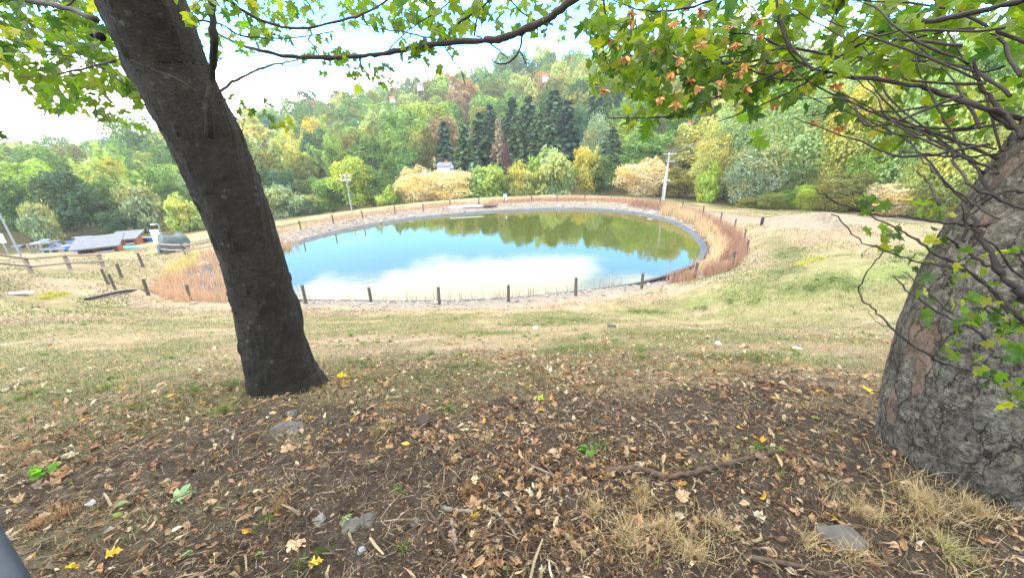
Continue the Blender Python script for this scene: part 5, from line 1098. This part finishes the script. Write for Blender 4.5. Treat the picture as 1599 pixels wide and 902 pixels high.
def region(poly, n, d0, d1, s0, s1, clump=.55, cs=60, yellow=.06, seed=0):
    """leaves on the twigs filling one part of a crown: clumped, hanging, facing all ways"""
    poly = np.array(poly, float); lo = poly.min(0); hi = poly.max(0); PX, PY = [], []; got = 0
    while got < n:
        a = lrg.uniform(lo[0], hi[0], n * 3); b = lrg.uniform(lo[1], hi[1], n * 3); k = inpoly(a, b, poly) & (fbm(a / cs, b / cs, 3, 200 + seed) > clump * .5 + .22 * lrg.random(n * 3)); PX.append(a[k]); PY.append(b[k]); got += k.sum()
    a = np.concatenate(PX)[:n]; b = np.concatenate(PY)[:n]; D = lrg.uniform(d0, d1, n); r = np.stack([(a - PCX) / FPX, -(b - PCY) / FPX, -np.ones(n)], 1) @ R.T; P = r * D[:, None]
    N = lrg.normal(size=(n, 3)) * [.8, .8, .45] + [0, -.25, .45]; T = lrg.normal(size=(n, 3)) * [.7, .7, .35] + [0, 0, -.55]; return P, N, T, lrg.uniform(s0, s1, n) * np.where(lrg.random(n) < .15, 1.25, 1), greens(n, yellow)
def crown(tree, sets, name='crown'):
    A = [np.concatenate([s[i] for s in sets]) for i in range(5)]; V, F, C = leaf_set(*A, lrg, fold=.7, curl=.65, crump=.025); o = mesh_obj(name, V - np.array(tree.location), F, M_fgleaf, tree, C=C); return o
polyA = [(-70, -60), (150, -60), (165, 40), (192, 95), (222, 150), (214, 170), (190, 192), (150, 178), (120, 165), (85, 180), (60, 160), (25, 118), (0, 108), (-70, 120)]
polyC = [(880, -40), (1250, -40), (1250, 150), (1215, 165), (1200, 210), (1180, 228), (1150, 180), (1110, 165), (1075, 195), (1040, 170), (1012, 210), (985, 205), (960, 165), (930, 150), (918, 110), (935, 80), (905, 40)]
Ls = [region(polyA, 620, 3.2, 4.8, .10, .15, .42, 45, .08, 1), region([(-60, 200), (14, 205), (12, 222), (-60, 226)], 8, 2.6, 2.8, .08, .1), region([(260, -40), (420, -40), (400, 30), (340, 18), (290, 30), (262, 10)], 50, 2.2, 3.2, .07, .12, .4, 40, .15, 2),
      region([(345, -20), (640, -30), (620, 45), (560, 35), (500, 68), (440, 60), (400, 70), (370, 30)], 220, 3.2, 5, .07, .12, .5, 40, .1, 3), region([(500, 60), (560, 85), (600, 95), (628, 128), (618, 138), (578, 128), (565, 152), (548, 118), (515, 125), (470, 92)], 80, 3.3, 4.2, .06, .09, .35, 25, .05, 4),
      region([(352, 140), (415, 150), (425, 200), (405, 182), (372, 178)], 15, 2.7, 3.2, .05, .075, .2), region([(300, 30), (420, 40), (400, 90), (345, 95), (320, 130)], 38, 2.8, 4, .06, .10, .4, 30, .1, 5), region([(240, 140), (160, 100), (200, 200), (214, 205)], 20, 3.2, 3.6, .09, .12, .2), region([(438, 176), (462, 180), (458, 200), (440, 195)], 4, 2.9, 3.0, .05, .07, .1, yellow=1)]
Rs = [region([(600, -40), (900, -40), (880, 30), (845, 60), (820, 35), (790, 50), (750, 30), (735, 52), (700, 42), (640, 60), (610, 30)], 170, 2.8, 4.0, .09, .14, .45, 40, .05, 6), region([(622, 60), (712, 45), (716, 80), (690, 105), (655, 92), (640, 105)], 38, 3.0, 3.4, .07, .10, .3, 25, .1, 7), region([(800, 30), (890, 20), (912, 60), (870, 72), (862, 52), (830, 60)], 16, 3, 3.3, .06, .10, .3),
      region(polyC, 680, 2.6, 4.4, .095, .14, .45, 50, .2, 8), region([(930, 30), (1240, 20), (1240, 120), (1100, 165), (960, 150)], 160, 2.5, 3.2, .11, .15, .3, 50, .1, 9), region([(1230, -40), (1640, -40), (1640, 90), (1500, 100), (1400, 120), (1300, 110), (1240, 130)], 430, 2.0, 3.8, .09, .14, .40, 55, .06, 10),
      region([(1240, 90), (1330, 110), (1480, 120), (1600, 110), (1600, 190), (1520, 220), (1420, 240), (1330, 215), (1300, 190), (1250, 165)], 150, 2.1, 3.2, .06, .11, .5, 40, .2, 11), region([(1340, 300), (1480, 320), (1500, 380), (1440, 410), (1370, 380), (1340, 360)], 26, 1.4, 1.55, .035, .06, .3, 30, .1, 12),
      region([(1420, 400), (1600, 380), (1620, 620), (1580, 640), (1520, 590), (1480, 560), (1430, 500)], 90, 1.25, 1.5, .022, .05, .45, 40, .25, 13), region([(1490, 480), (1620, 480), (1640, 640), (1560, 600)], 40, 1.2, 1.4, .03, .06, .4, 40, .15, 14), region([(915, 30), (960, 60), (960, 110), (925, 100)], 14, 2.8, 3.2, .08, .1, .2)]
# canopy overhead, outside the frame: x, y over the viewer
def overhead(n, x0, x1, y0, y1, z0, z1, seed):
    P = np.stack([lrg.uniform(x0, x1, n * 2), lrg.uniform(y0, y1, n * 2), lrg.uniform(z0, z1, n * 2)], 1); P = P[fbm(P[:, 0] * .8, P[:, 1] * .8 + P[:, 2], 3, seed) > .40][:n]; a, b, d = project(P)
    k = ~((d > 0) & (a > -90) & (a < 1690) & (b > -70)); P = P[k]; n = len(P); return P, lrg.normal(size=(n, 3)) * .5 + [0, 0, 1], lrg.normal(size=(n, 3)), lrg.uniform(.13, .2, n), greens(n)
Ls.append(overhead(6000, -11, -1, -6, 2.2, 1.6, 4.6, 301)); Rs.append(overhead(5000, -1, 9, -6, 1.8, 1.6, 4.6, 302))
crown(tl, Ls); crown(tr_, Rs)
# bunches of dry winged seeds hanging among the right leaves
for k in range(46):
    while True:
        a, b = (lrg.uniform(930, 1240), lrg.uniform(10, 180)) if k < 34 else (lrg.uniform(1250, 1560), lrg.uniform(40, 230))
        if k >= 34 or inpoly(np.array([a]), np.array([b]), polyC)[0]: break
    p = dep(a, b, lrg.uniform(2.35, 2.8)); n = lrg.integers(9, 18); P = np.tile(p, (n, 1)) + lrg.normal(size=(n, 3)) * .005; T = lrg.normal(size=(n, 3)) * [.5, .5, .3] + [0, 0, -.8]
    V, F, C = leaf_set(P, lrg.normal(size=(n, 3)), T, lrg.uniform(.035, .055, n), np.array([.50, .27, .10]) * lrg.uniform(.6, 1.3, (n, 1)) * lrg.uniform(.9, 1.1, (n, 3)), lrg, ET, EFc, .3, .3); mesh_obj('seed_bunch', V - np.array(tr_.location), F, M_litter, tr_, C=C)
print('foreground trees done')

# ------------------------------------------------------------------ ground cover near the viewer
grg = np.random.default_rng(66)
def polar(n, r0, r1, pw=1.0, half=64):
    az = np.radians(grg.uniform(-half, half, n)); u = grg.random(n); r = (r0 ** (2 - pw) + u * (r1 ** (2 - pw) - r0 ** (2 - pw))) ** (1 / (2 - pw)) if pw != 2 else r0 * (r1 / r0) ** u
    return r * np.sin(az), r * np.cos(az)
def onto(x, y, dz=0): return np.stack([x, y, surf(x, y) + dz], 1)
pal = np.array([(.39, .265, .16), (.33, .195, .105), (.47, .38, .27), (.16, .095, .06), (.27, .16, .09), (.55, .34, .07), (.22, .27, .07), (.09, .055, .04)])
def litcol(n, p): return 1.0 * pal[grg.choice(8, n, p=p)] * grg.uniform(.65, 1.25, (n, 1)) * grg.uniform(.94, 1.06, (n, 3))
VV, FF, CC = [], [], []
def addl(a):
    o = sum(len(v) for v in VV); VV.append(a[0]); FF.append(a[1] + o); CC.append(a[2])
def litter(n, r0, r1, pw, s0, s1, tpl, fc, p, m0, crump=.06, lift=.3, seed=80, curl=1.2):
    x, y = polar(n, r0, r1, pw); d = fbm(x * 1.4, y * 1.4, 4, seed); azf = np.arctan2(x, y); k = d > m0 + .14 * grg.random(n) + .07 * sstep(-.15, -.6, azf) * sstep(3.2, 2.2, np.hypot(x, y)); k &= pond_dist(x, y) > .5; x, y = x[k], y[k]; n = len(x); s = grg.uniform(s0, s1, n)
    N = grg.normal(size=(n, 3)) * .42 + [0, 0, 1]; T = grg.normal(size=(n, 3)) * [1, 1, .1]; addl(leaf_set(onto(x, y) + np.stack([0 * x, 0 * x, s * lift * grg.random(n)], 1), N, T, s, litcol(n, p), grg, tpl, fc, .7, curl, crump))
pA = [.28, .19, .16, .15, .14, .02, .015, .045]; pA = np.array(pA) / sum(pA); pB = np.array([.33, .20, .25, .05, .12, .03, .01, .01]); pB /= pB.sum(); pD = np.array([.1, .08, .06, .28, .2, .0, .0, .28]); pD /= pD.sum()
litter(3700, .7, 4.2, 1.1, .03, .072, LT, LFc, pA, .40, .11, curl=2.4)
litter(11500, .65, 4.6, 1.1, .022, .062, ET, EFc, pA, .37, .09, seed=82, curl=2.2)
litter(42000, .6, 4.6, 1.2, .007, .026, ET, EFc, pD, .25, .1, .2, 84)
litter(7000, 3.2, 8.5, 1.6, .03, .075, ET, EFc, pB, .40, .06, seed=86); litter(1900, 3.2, 10, 1.6, .05, .09, LT, LFc, pB, .42, .07, seed=87)
litter(1300, 7, 17, 1.4, .04, .08, ET, EFc, pB, .45, .06, seed=88)
lt_ = mesh_obj('leaf_litter', np.concatenate(VV), np.concatenate(FF), M_litter, C=np.concatenate(CC)); tag(lt_, 'brown and tan fallen leaves scattered over dark soil and slope', kind='stuff')
# straws and fine twigs lying about
n = 26000; x, y = polar(n, .6, 5.2, 1.2); k = fbm(x * 1.2, y * 1.2, 3, 90) > .36 + .1 * grg.random(n); x, y = x[k], y[k]; n = len(x); a = grg.uniform(0, 6.28, n); L_ = grg.uniform(.01, .075, n) * np.where(grg.random(n) < .12, 2, 1); w = grg.uniform(.0007, .0020, n); bg_ = grg.random(n) < .035; w = np.where(bg_, w * 3.2, w); L_ = np.where(bg_, L_ * 1.9, L_)
P0 = onto(x, y, .006) + np.stack([0 * x, 0 * x, grg.random(n) * .015], 1); dx = np.stack([np.cos(a), np.sin(a), grg.normal(size=n) * .12], 1); sd = np.stack([-np.sin(a), np.cos(a), 0 * a], 1) * w[:, None]; md = P0 + dx * L_[:, None] * .5 + np.stack([grg.normal(size=n) * .01, grg.normal(size=n) * .01, grg.random(n) * .012], 1); P1 = P0 + dx * L_[:, None]
V = np.stack([P0 - sd, P0 + sd, md + sd, md - sd, P1 + sd * .6, P1 - sd * .6, md + [0, 0, .004], P0 + [0, 0, .004]], 1); k8 = np.arange(n)[:, None] * 8; Q = np.concatenate([k8 + [0, 1, 2, 3], k8 + [3, 2, 4, 5], k8 + [7, 6, 3, 0]])
C = np.where((grg.random(n) < .33)[:, None], np.array([.32, .25, .165]), np.array([.085, .06, .045])) * grg.uniform(.6, 1.3, (n, 1)); o = mesh_obj('straw', V.reshape(-1, 3), Q, M_blade, C=np.repeat(C, 8, 0)); tag(o, 'thin straws and twiglets strewn over the soil', kind='stuff')
# grass
def gcolr(x, y, n):
    _, so, gr, bk = zones(x, y, np.full(len(x), 50.)); return so, gr, bk
n = 420000; x, y = polar(n, 1.6, 19, 1.55, 62); pd = pond_dist(x, y); so, gr, bk = gcolr(x, y, n); tf = fbm(x * 2.3, y * 2.3, 3, 95); r = np.hypot(x, y)
dens = (.18 + .85 * gr + .45 * sstep(.42, .62, tf)) * (1 - .85 * bk) * (1 - .96 * so) * sstep(1.5, 3.5, pd) * np.interp(r, [1.6, 2.8, 4, 19], [.3, .8, 1.1, 1]); dens = np.maximum(dens, .5 * so * sstep(.60, .66, fbm(x * 1.9, y * 1.9, 4, 77)) * sstep(1.6, 2.2, r))
k = grg.random(n) < dens; x, y, gr, r, so = x[k], y[k], gr[k], r[k], so[k]; n = len(x); t = grg.random(n)
C = np.where((t < gr * .95 + .10)[:, None], np.array([.13, .17, .06]), np.array([.36, .30, .20])) * grg.uniform(.65, 1.3, (n, 1)) * grg.uniform(.92, 1.08, (n, 3)); h = grg.uniform(.02, .055, n) * (1 + .5 * gr) * np.interp(r, [2, 10, 18], [.8, 1.1, 1.5]); wd = np.interp(r, [2, 8, 18], [.0022, .006, .012])
V, F, C = blades(onto(x, y, -.004), h, wd, grg, .55, .6, C)
n2_ = 170000; x2, y2 = polar(n2_, 17, 56, 1.2, 62); pd2 = pond_dist(x2, y2); k = (fbm(x2 * .45, y2 * .45, 4, 97) > .40 + .16 * grg.random(n2_)) & (pd2 > 2.5) & (polyline_dist(x2, y2, PATH) > 1.6); x2, y2 = x2[k], y2[k]; n2_ = len(x2); r2 = np.hypot(x2, y2)
g2 = fbm(x2 * .2, y2 * .2, 3, 98)[:, None]; C2 = np.where(g2 > .52, np.array([.16, .19, .08]), np.array([.30, .245, .165])) * grg.uniform(.6, 1.25, (n2_, 1)); V2, F2, C2 = blades(onto(x2, y2, -.01), grg.uniform(.05, .14, n2_), .012 + r2 * .0009, grg, .5, .6, C2)
F = [F[0], F[1], F2[0] + len(V), F2[1] + len(V)]; V = np.concatenate([V, V2]); C = np.concatenate([C, C2]); o = mesh_obj('grass', V, F, M_blade, C=C); tag(o, 'short dry and green grass on the slope down to the pond', kind='stuff'); print('grass', n)
# coarse tufts: straw coloured clumps among the litter, fresher ones on the slope
TV, TC, TP, TH_, TW_ = [], [], [], [], []
def tuft(p, rad, n, h, c, lean=.8):
    a = grg.uniform(0, 6.28, n); q = rad * np.abs(grg.normal(size=n)) * (.55 + .5 * np.cos(a * 2 + p[0] * 9)); x = p[0] + np.cos(a) * q; y = p[1] + np.sin(a) * q; TP.append(onto(x, y, -.003)); TH_.append(grg.uniform(.5, 1.1, n) * h); TW_.append(np.full(n, .0022 * (1 + np.hypot(p[0], p[1]) * .12))); TC.append(np.array(c) * grg.uniform(.6, 1.3, (n, 1)) * grg.uniform(.93, 1.07, (n, 3)))
st = (.46, .35, .19); gn = (.14, .23, .05); og = (.42, .26, .13)
for a, b, rd_, n, h, c in [(735, 768, .075, 420, .05, og), (1040, 830, .10, 500, .07, st), (980, 840, .11, 500, .08, st), (1080, 865, .1, 450, .07, st), (1120, 820, .07, 260, .06, st), (930, 800, .07, 260, .06, st), (1000, 790, .06, 200, .06, st), (1440, 790, .2, 700, .09, st), (1350, 800, .1, 350, .08, st), (1520, 800, .16, 500, .09, st), (1470, 860, .12, 450, .07, (.38, .34, .15)), (1330, 870, .08, 260, .06, st), (1260, 850, .06, 200, .06, st),
                         (350, 640, .09, 200, .10, (.25, .28, .09)), (60, 610, .16, 260, .06, gn), (165, 605, .15, 260, .06, gn), (215, 640, .08, 120, .06, gn), (40, 700, .12, 220, .05, og), (60, 820, .1, 260, .05, og), (100, 800, .08, 200, .05, og), (440, 790, .08, 240, .05, og), (600, 670, .08, 120, .07, (.3, .3, .12)), (700, 640, .12, 200, .05, gn), (760, 690, .06, 130, .06, st),
                         (1000, 770, .05, 160, .06, st), (930, 700, .12, 160, .05, gn), (420, 810, .05, 80, .04, gn), (500, 860, .05, 90, .04, gn), (470, 885, .05, 90, .04, gn), (630, 860, .03, 60, .04, gn), (620, 770, .03, 60, .04, gn), (1180, 700, .1, 140, .05, gn), (1300, 680, .15, 220, .05, st), (1250, 640, .2, 260, .05, st)]: tuft(G(a, b), rd_, n, h, c)
for _ in range(150):
    x, y = polar(1, 3.8, 17, 1.5, 58); g_ = grg.random() < .5; tuft((x[0], y[0]), grg.uniform(.06, .22), 110, grg.uniform(.05, .11), gn if g_ else st)
for (a, b) in [(860, 500), (890, 503), (840, 506), (910, 500), (1000, 487), (1030, 488), (1290, 440), (1270, 448), (1310, 436), (1330, 446), (1250, 452), (1090, 480), (1130, 470), (1410, 430), (1440, 395), (1400, 405), (1470, 390), (1230, 400), (1240, 390), (1225, 412), (1215, 425)]:
    for _ in range(3): p = G(a + grg.normal() * 9, b + grg.normal() * 3); tuft(p, .9, 420, .08, (.14, .195, .065))
for (a, b) in [(80, 462), (75, 464), (92, 460), (1280, 402), (1262, 408), (1250, 412)]:
    for _ in range(2): p = G(a + grg.normal() * 6, b + grg.normal() * 2); tuft(p, .3, 220, .16, (.42, .42, .06))
V, F, C = blades(np.concatenate(TP), np.concatenate(TH_), np.concatenate(TW_), grg, .75, .7, np.concatenate(TC)); o = mesh_obj('grass_tufts', V, F, M_blade, C=C); tag(o, 'coarser straw coloured and fresh green tufts of grass', kind='stuff')

# ------------------------------------------------------------------ single things lying in the foreground
def stick(pts, r0, r1, label, mat=M_deadwood, cat='stick', name='stick', lift=0.0, stubs=0):
    P = np.array([G(a, b) for a, b in pts]); P[:, 2] = surf(P[:, 0], P[:, 1]) + max(r0, r1) * .8 + lift; O = P[0].copy(); P = cr(P - O, 7); n = len(P); P = P + grg.normal(size=P.shape) * r0 * .22; r = np.linspace(r0, r1, n) * (1 + .13 * grg.normal(size=n)); m = MB(); m.tube(P, r, 9)
    for _ in range(stubs): i = grg.integers(2, n - 2); q = P[i] + grg.normal(size=3) * [.05, .05, .01] + [0, 0, .02]; m.tube([P[i], (P[i] + q) / 2 + .004, q], [r[i] * .5, r[i] * .4, r[i] * .2], 6)
    o = m.build(name, mat, loc=O, smooth=True); tag(o, label, cat); return o
stick([(945, 738), (985, 736), (1012, 738), (1042, 746), (1090, 741), (1130, 728), (1180, 718), (1213, 709)], .016, .012, 'thickest fallen branch, dark with worn bark, centre right of the litter', cat='branch', name='fallen_branch', lift=.008, stubs=3)
stick([(838, 766), (885, 759), (925, 750), (945, 740)], .006, .005, 'thin dark twig continuing left from the thickest branch')
stick([(946, 829), (985, 802), (1030, 786), (1075, 772), (1160, 752)], .006, .003, 'long thin curved twig above the straw tuft', stubs=2)
stick([(689, 796), (714, 798), (738, 800)], .011, .011, 'short stubby grey stick lying level near the bottom centre', M_greywood)
stick([(704, 812), (708, 832), (713, 853)], .009, .009, 'short greenish grey stick pointing down below the stubby one', M_greywood)
stick([(713, 905), (733, 872), (752, 842), (771, 798)], .009, .006, 'forked dark stick running to the bottom edge', stubs=2)
stick([(772, 797), (790, 818), (806, 838)], .008, .006, 'pale splintered stick leaning off the forked one', M_greywood)
stick([(603, 900), (585, 870), (563, 850)], .005, .004, 'thin dark twig at the bottom left of centre')
stick([(556, 893), (620, 862), (660, 832)], .003, .0025, 'straight pale reddish stem beside the small grey stone', M_greywood)
stick([(843, 697), (858, 682), (866, 662), (852, 645), (835, 640)], .006, .003, 'bent twig at the edge between litter and grass')
stick([(1095, 596), (1140, 604), (1180, 603), (1240, 598)], .008, .004, 'long thin twig lying on the grass slope, right of centre')
stick([(0, 613), (22, 605), (46, 597)], .013, .009, 'dark stick at the left edge of the grass'); stick([(64, 611), (100, 612), (137, 607)], .011, .006, 'dark stick right of the left edge one')
stick([(1158, 868), (1225, 880), (1295, 903)], .012, .009, 'dark stick running out of the lower right of the frame'); stick([(970, 690), (985, 700), (990, 690)], .006, .005, 'tiny dark stump of twig above the fallen branch')
stick([(820, 725), (860, 742), (880, 748)], .007, .006, 'pale broken stick left of the thickest branch', M_greywood); stick([(510, 735), (530, 700), (520, 680)], .004, .003, 'curved thin twig right of the leaning tree root')
stick([(740, 715), (715, 745), (690, 775)], .005, .004, 'dark twig beside the orange straw tuft'); stick([(1010, 655), (1030, 668), (1040, 690)], .007, .006, 'short grey stick at the upper litter edge', M_greywood)
stick([(205, 830), (260, 812), (310, 800)], .005, .003, 'thin dark twig across the bare soil, bottom left'); stick([(1200, 780), (1260, 800), (1300, 805)], .005, .004, 'dark twig below the right end of the branch'); stick([(640, 585), (700, 588), (745, 597)], .008, .004, 'dark twig on the grass below the bare patch')
tan_ = (.36, .33, .30)
rock(1310, 842, .095, 'grey flat stone below the right trunk', (.10, .093, .085), 'stone', .45, sink=.3); rock(575, 815, .045, 'flat grey stone right of the curled green leaf', (.10, .093, .085), 'stone', .4); rock(548, 822, .05, 'larger flat grey stone beside it, partly buried', (.10, .093, .085), 'stone', .3)
rock(566, 866, .018, 'small round blue grey pebble near the bottom', (.25, .27, .29), 'stone', .8, sink=-.5); rock(446, 673, .12, 'long flat grey stone below the leaning trunk', (.085, .08, .075), 'stone', .18, sink=.7); rock(650, 820, .03, 'small grey stone on bare soil near bottom centre', (.10, .093, .085), 'stone')
rock(140, 785, .028, 'small pale bluish stone on the soil at left', (.38, .39, .41), 'stone'); rock(664, 662, .08, 'dark rough clod at the top of the litter', (.05, .035, .03), 'clod', .6); rock(836, 513, .13, 'flat grey stone in the bright green grass', (.25, .245, .24), 'stone', .35)
rock(500, 810, .04, 'grey stone half hidden by leaves, bottom left', (.2, .19, .175), 'stone', .5); rock(1122, 538, .06, 'white stone on the slope, right of centre', (.6, .6, .58), 'stone', .4); rock(1245, 545, .06, 'pale stone on slope far right of the white one', (.5, .49, .46), 'stone', .4); rock(1440, 428, .2, 'pale flat stone high on the right slope', (.5, .5, .5), 'stone', .3)
rock(955, 513, .14, 'dark stone in the grass right of the flat grey one', (.08, .07, .06), 'stone', .5); rock(860, 580, .035, 'pale stone in the middle of the slope', (.5, .47, .43), 'stone', .5); rock(455, 645, .045, 'grey stone at the foot of the leaning trunk', (.10, .095, .09), 'stone', .5)
def single(a, b, s, c, label, tpl=LT, fc=LFc, az=0., tilt=.3, name='fallen_leaf', fold=.3, curl=.5):
    p = G(a, b); p[2] = surf([p[0]], [p[1]])[0] + .018; N = np.array([[tilt * math.cos(az), tilt * math.sin(az) - .25, 1]]); T = np.array([[math.cos(az), math.sin(az), 0]]); V, F, C = leaf_set(np.zeros((1, 3)), N, T, np.array([s]), np.array([c]), grg, tpl, fc, fold + .5, curl * 1.6 + .3, .06)
    o = mesh_obj(name, V, F, M_litter, C=C, loc=p); tag(o, label, 'leaf'); return o
single(272, 778, .115, (.30, .42, .22), 'large pale green maple leaf lying on the litter', az=.3, fold=.1, curl=.1); single(535, 820, .085, (.30, .38, .2), 'curled pale green leaf left of the flat stones', az=1.2); single(180, 795, .06, (.32, .36, .18), 'small curled yellow green leaf, left of the large maple leaf', ET, EFc, .6)
single(280, 875, .06, (.25, .36, .16), 'small green leaf at the bottom left', ET, EFc, 1.); single(320, 895, .0, (.6, .4, .05), 'x') if False else None
single(105, 890, .055, (.62, .40, .04), 'yellow crumpled leaf at the bottom left edge', az=.2, curl=1); single(170, 873, .05, (.60, .36, .05), 'orange yellow leaf right of the yellow crumpled one', az=.6, curl=1); single(1222, 708, .09, (.14, .30, .03), 'bright green leaf at the right end of the thickest branch', az=1.8, tilt=.8)
single(1105, 738, .06, (.10, .24, .03), 'small green leaf on the thickest branch', az=-.8, tilt=.8); single(1058, 830, .055, (.16, .32, .12), 'green leaf in the straw tuft', ET, EFc, -1.2); single(1352, 612, .09, (.70, .55, .03), 'yellow leaf left of the right trunk foot', az=.5, curl=.8)
single(528, 590, .10, (.65, .42, .04), 'orange yellow leaf right of the leaning trunk foot', az=.5, curl=.8); single(840, 627, .09, (.35, .5, .04), 'lime leaf on the grass edge at centre', az=.2); single(1190, 692, .08, (.62, .30, .04), 'orange leaf above the right end of the thickest branch', az=1.5, tilt=.9)
single(270, 835, .045, (.60, .58, .52), 'small whitish leaf on the bare soil', ET, EFc, .9); single(1038, 750, .07, (.50, .30, .16), 'folded tan leaf leaning on the thickest branch', az=1.4, tilt=1.); single(450, 858, .09, (.55, .40, .26), 'large pale tan leaf at the bottom left of centre', az=.4); single(440, 703, .09, (.50, .36, .22), 'pale tan leaf below the leaning trunk', az=.3, curl=.9)
single(485, 888, .055, (.60, .40, .06), 'yellow leaf at the bottom edge, left of centre', az=.8, curl=1.)
# small leafy seedling at left and sprouts
def seedling(a, b, n, s, label):
    p = G(a, b); e = empty('seedling', p, label, 'seedling'); az = grg.uniform(0, 6.28, n); P = np.stack([np.cos(az) * .025, np.sin(az) * .025, grg.uniform(.02, .05, n)], 1) * s * 12; m = MB()
    for q in P: m.tube([[0, 0, 0], q * .6 + [0, 0, .01], q], [.002, .0015, .001], 4)
    m.build('stem', M_twig, e); T = np.stack([np.cos(az), np.sin(az), -.1 + 0 * az], 1); V, F, C = leaf_set(P, grg.normal(size=(n, 3)) * .3 + [0, 0, 1], T, grg.uniform(.8, 1.2, n) * s, np.array([.13, .30, .035]) * grg.uniform(.7, 1.3, (n, 1)) * np.ones(3), grg); mesh_obj('leaves', V, F, M_fgleaf, e, C=C)
seedling(72, 738, 9, .06, 'bright green leafy seedling at the left of the soil'); seedling(920, 705, 8, .05, 'low dark green seedling above the thickest branch')
# metal tube in the bottom left corner
A = dep(-44, 822, .95); B = dep(4, 910, .86); d = (B - A); P = np.array([A - d * .15, A, (A + B) / 2, B, B + d * 1.0, B + d * 3.2]); m = MB(); m.tube(cr(P - A, 5), .036, 18); o = m.build('metal_rail', M_steelblue, loc=A, smooth=True); tag(o, 'blue grey metal tube cut off by the bottom left corner', 'rail')
print('script end')
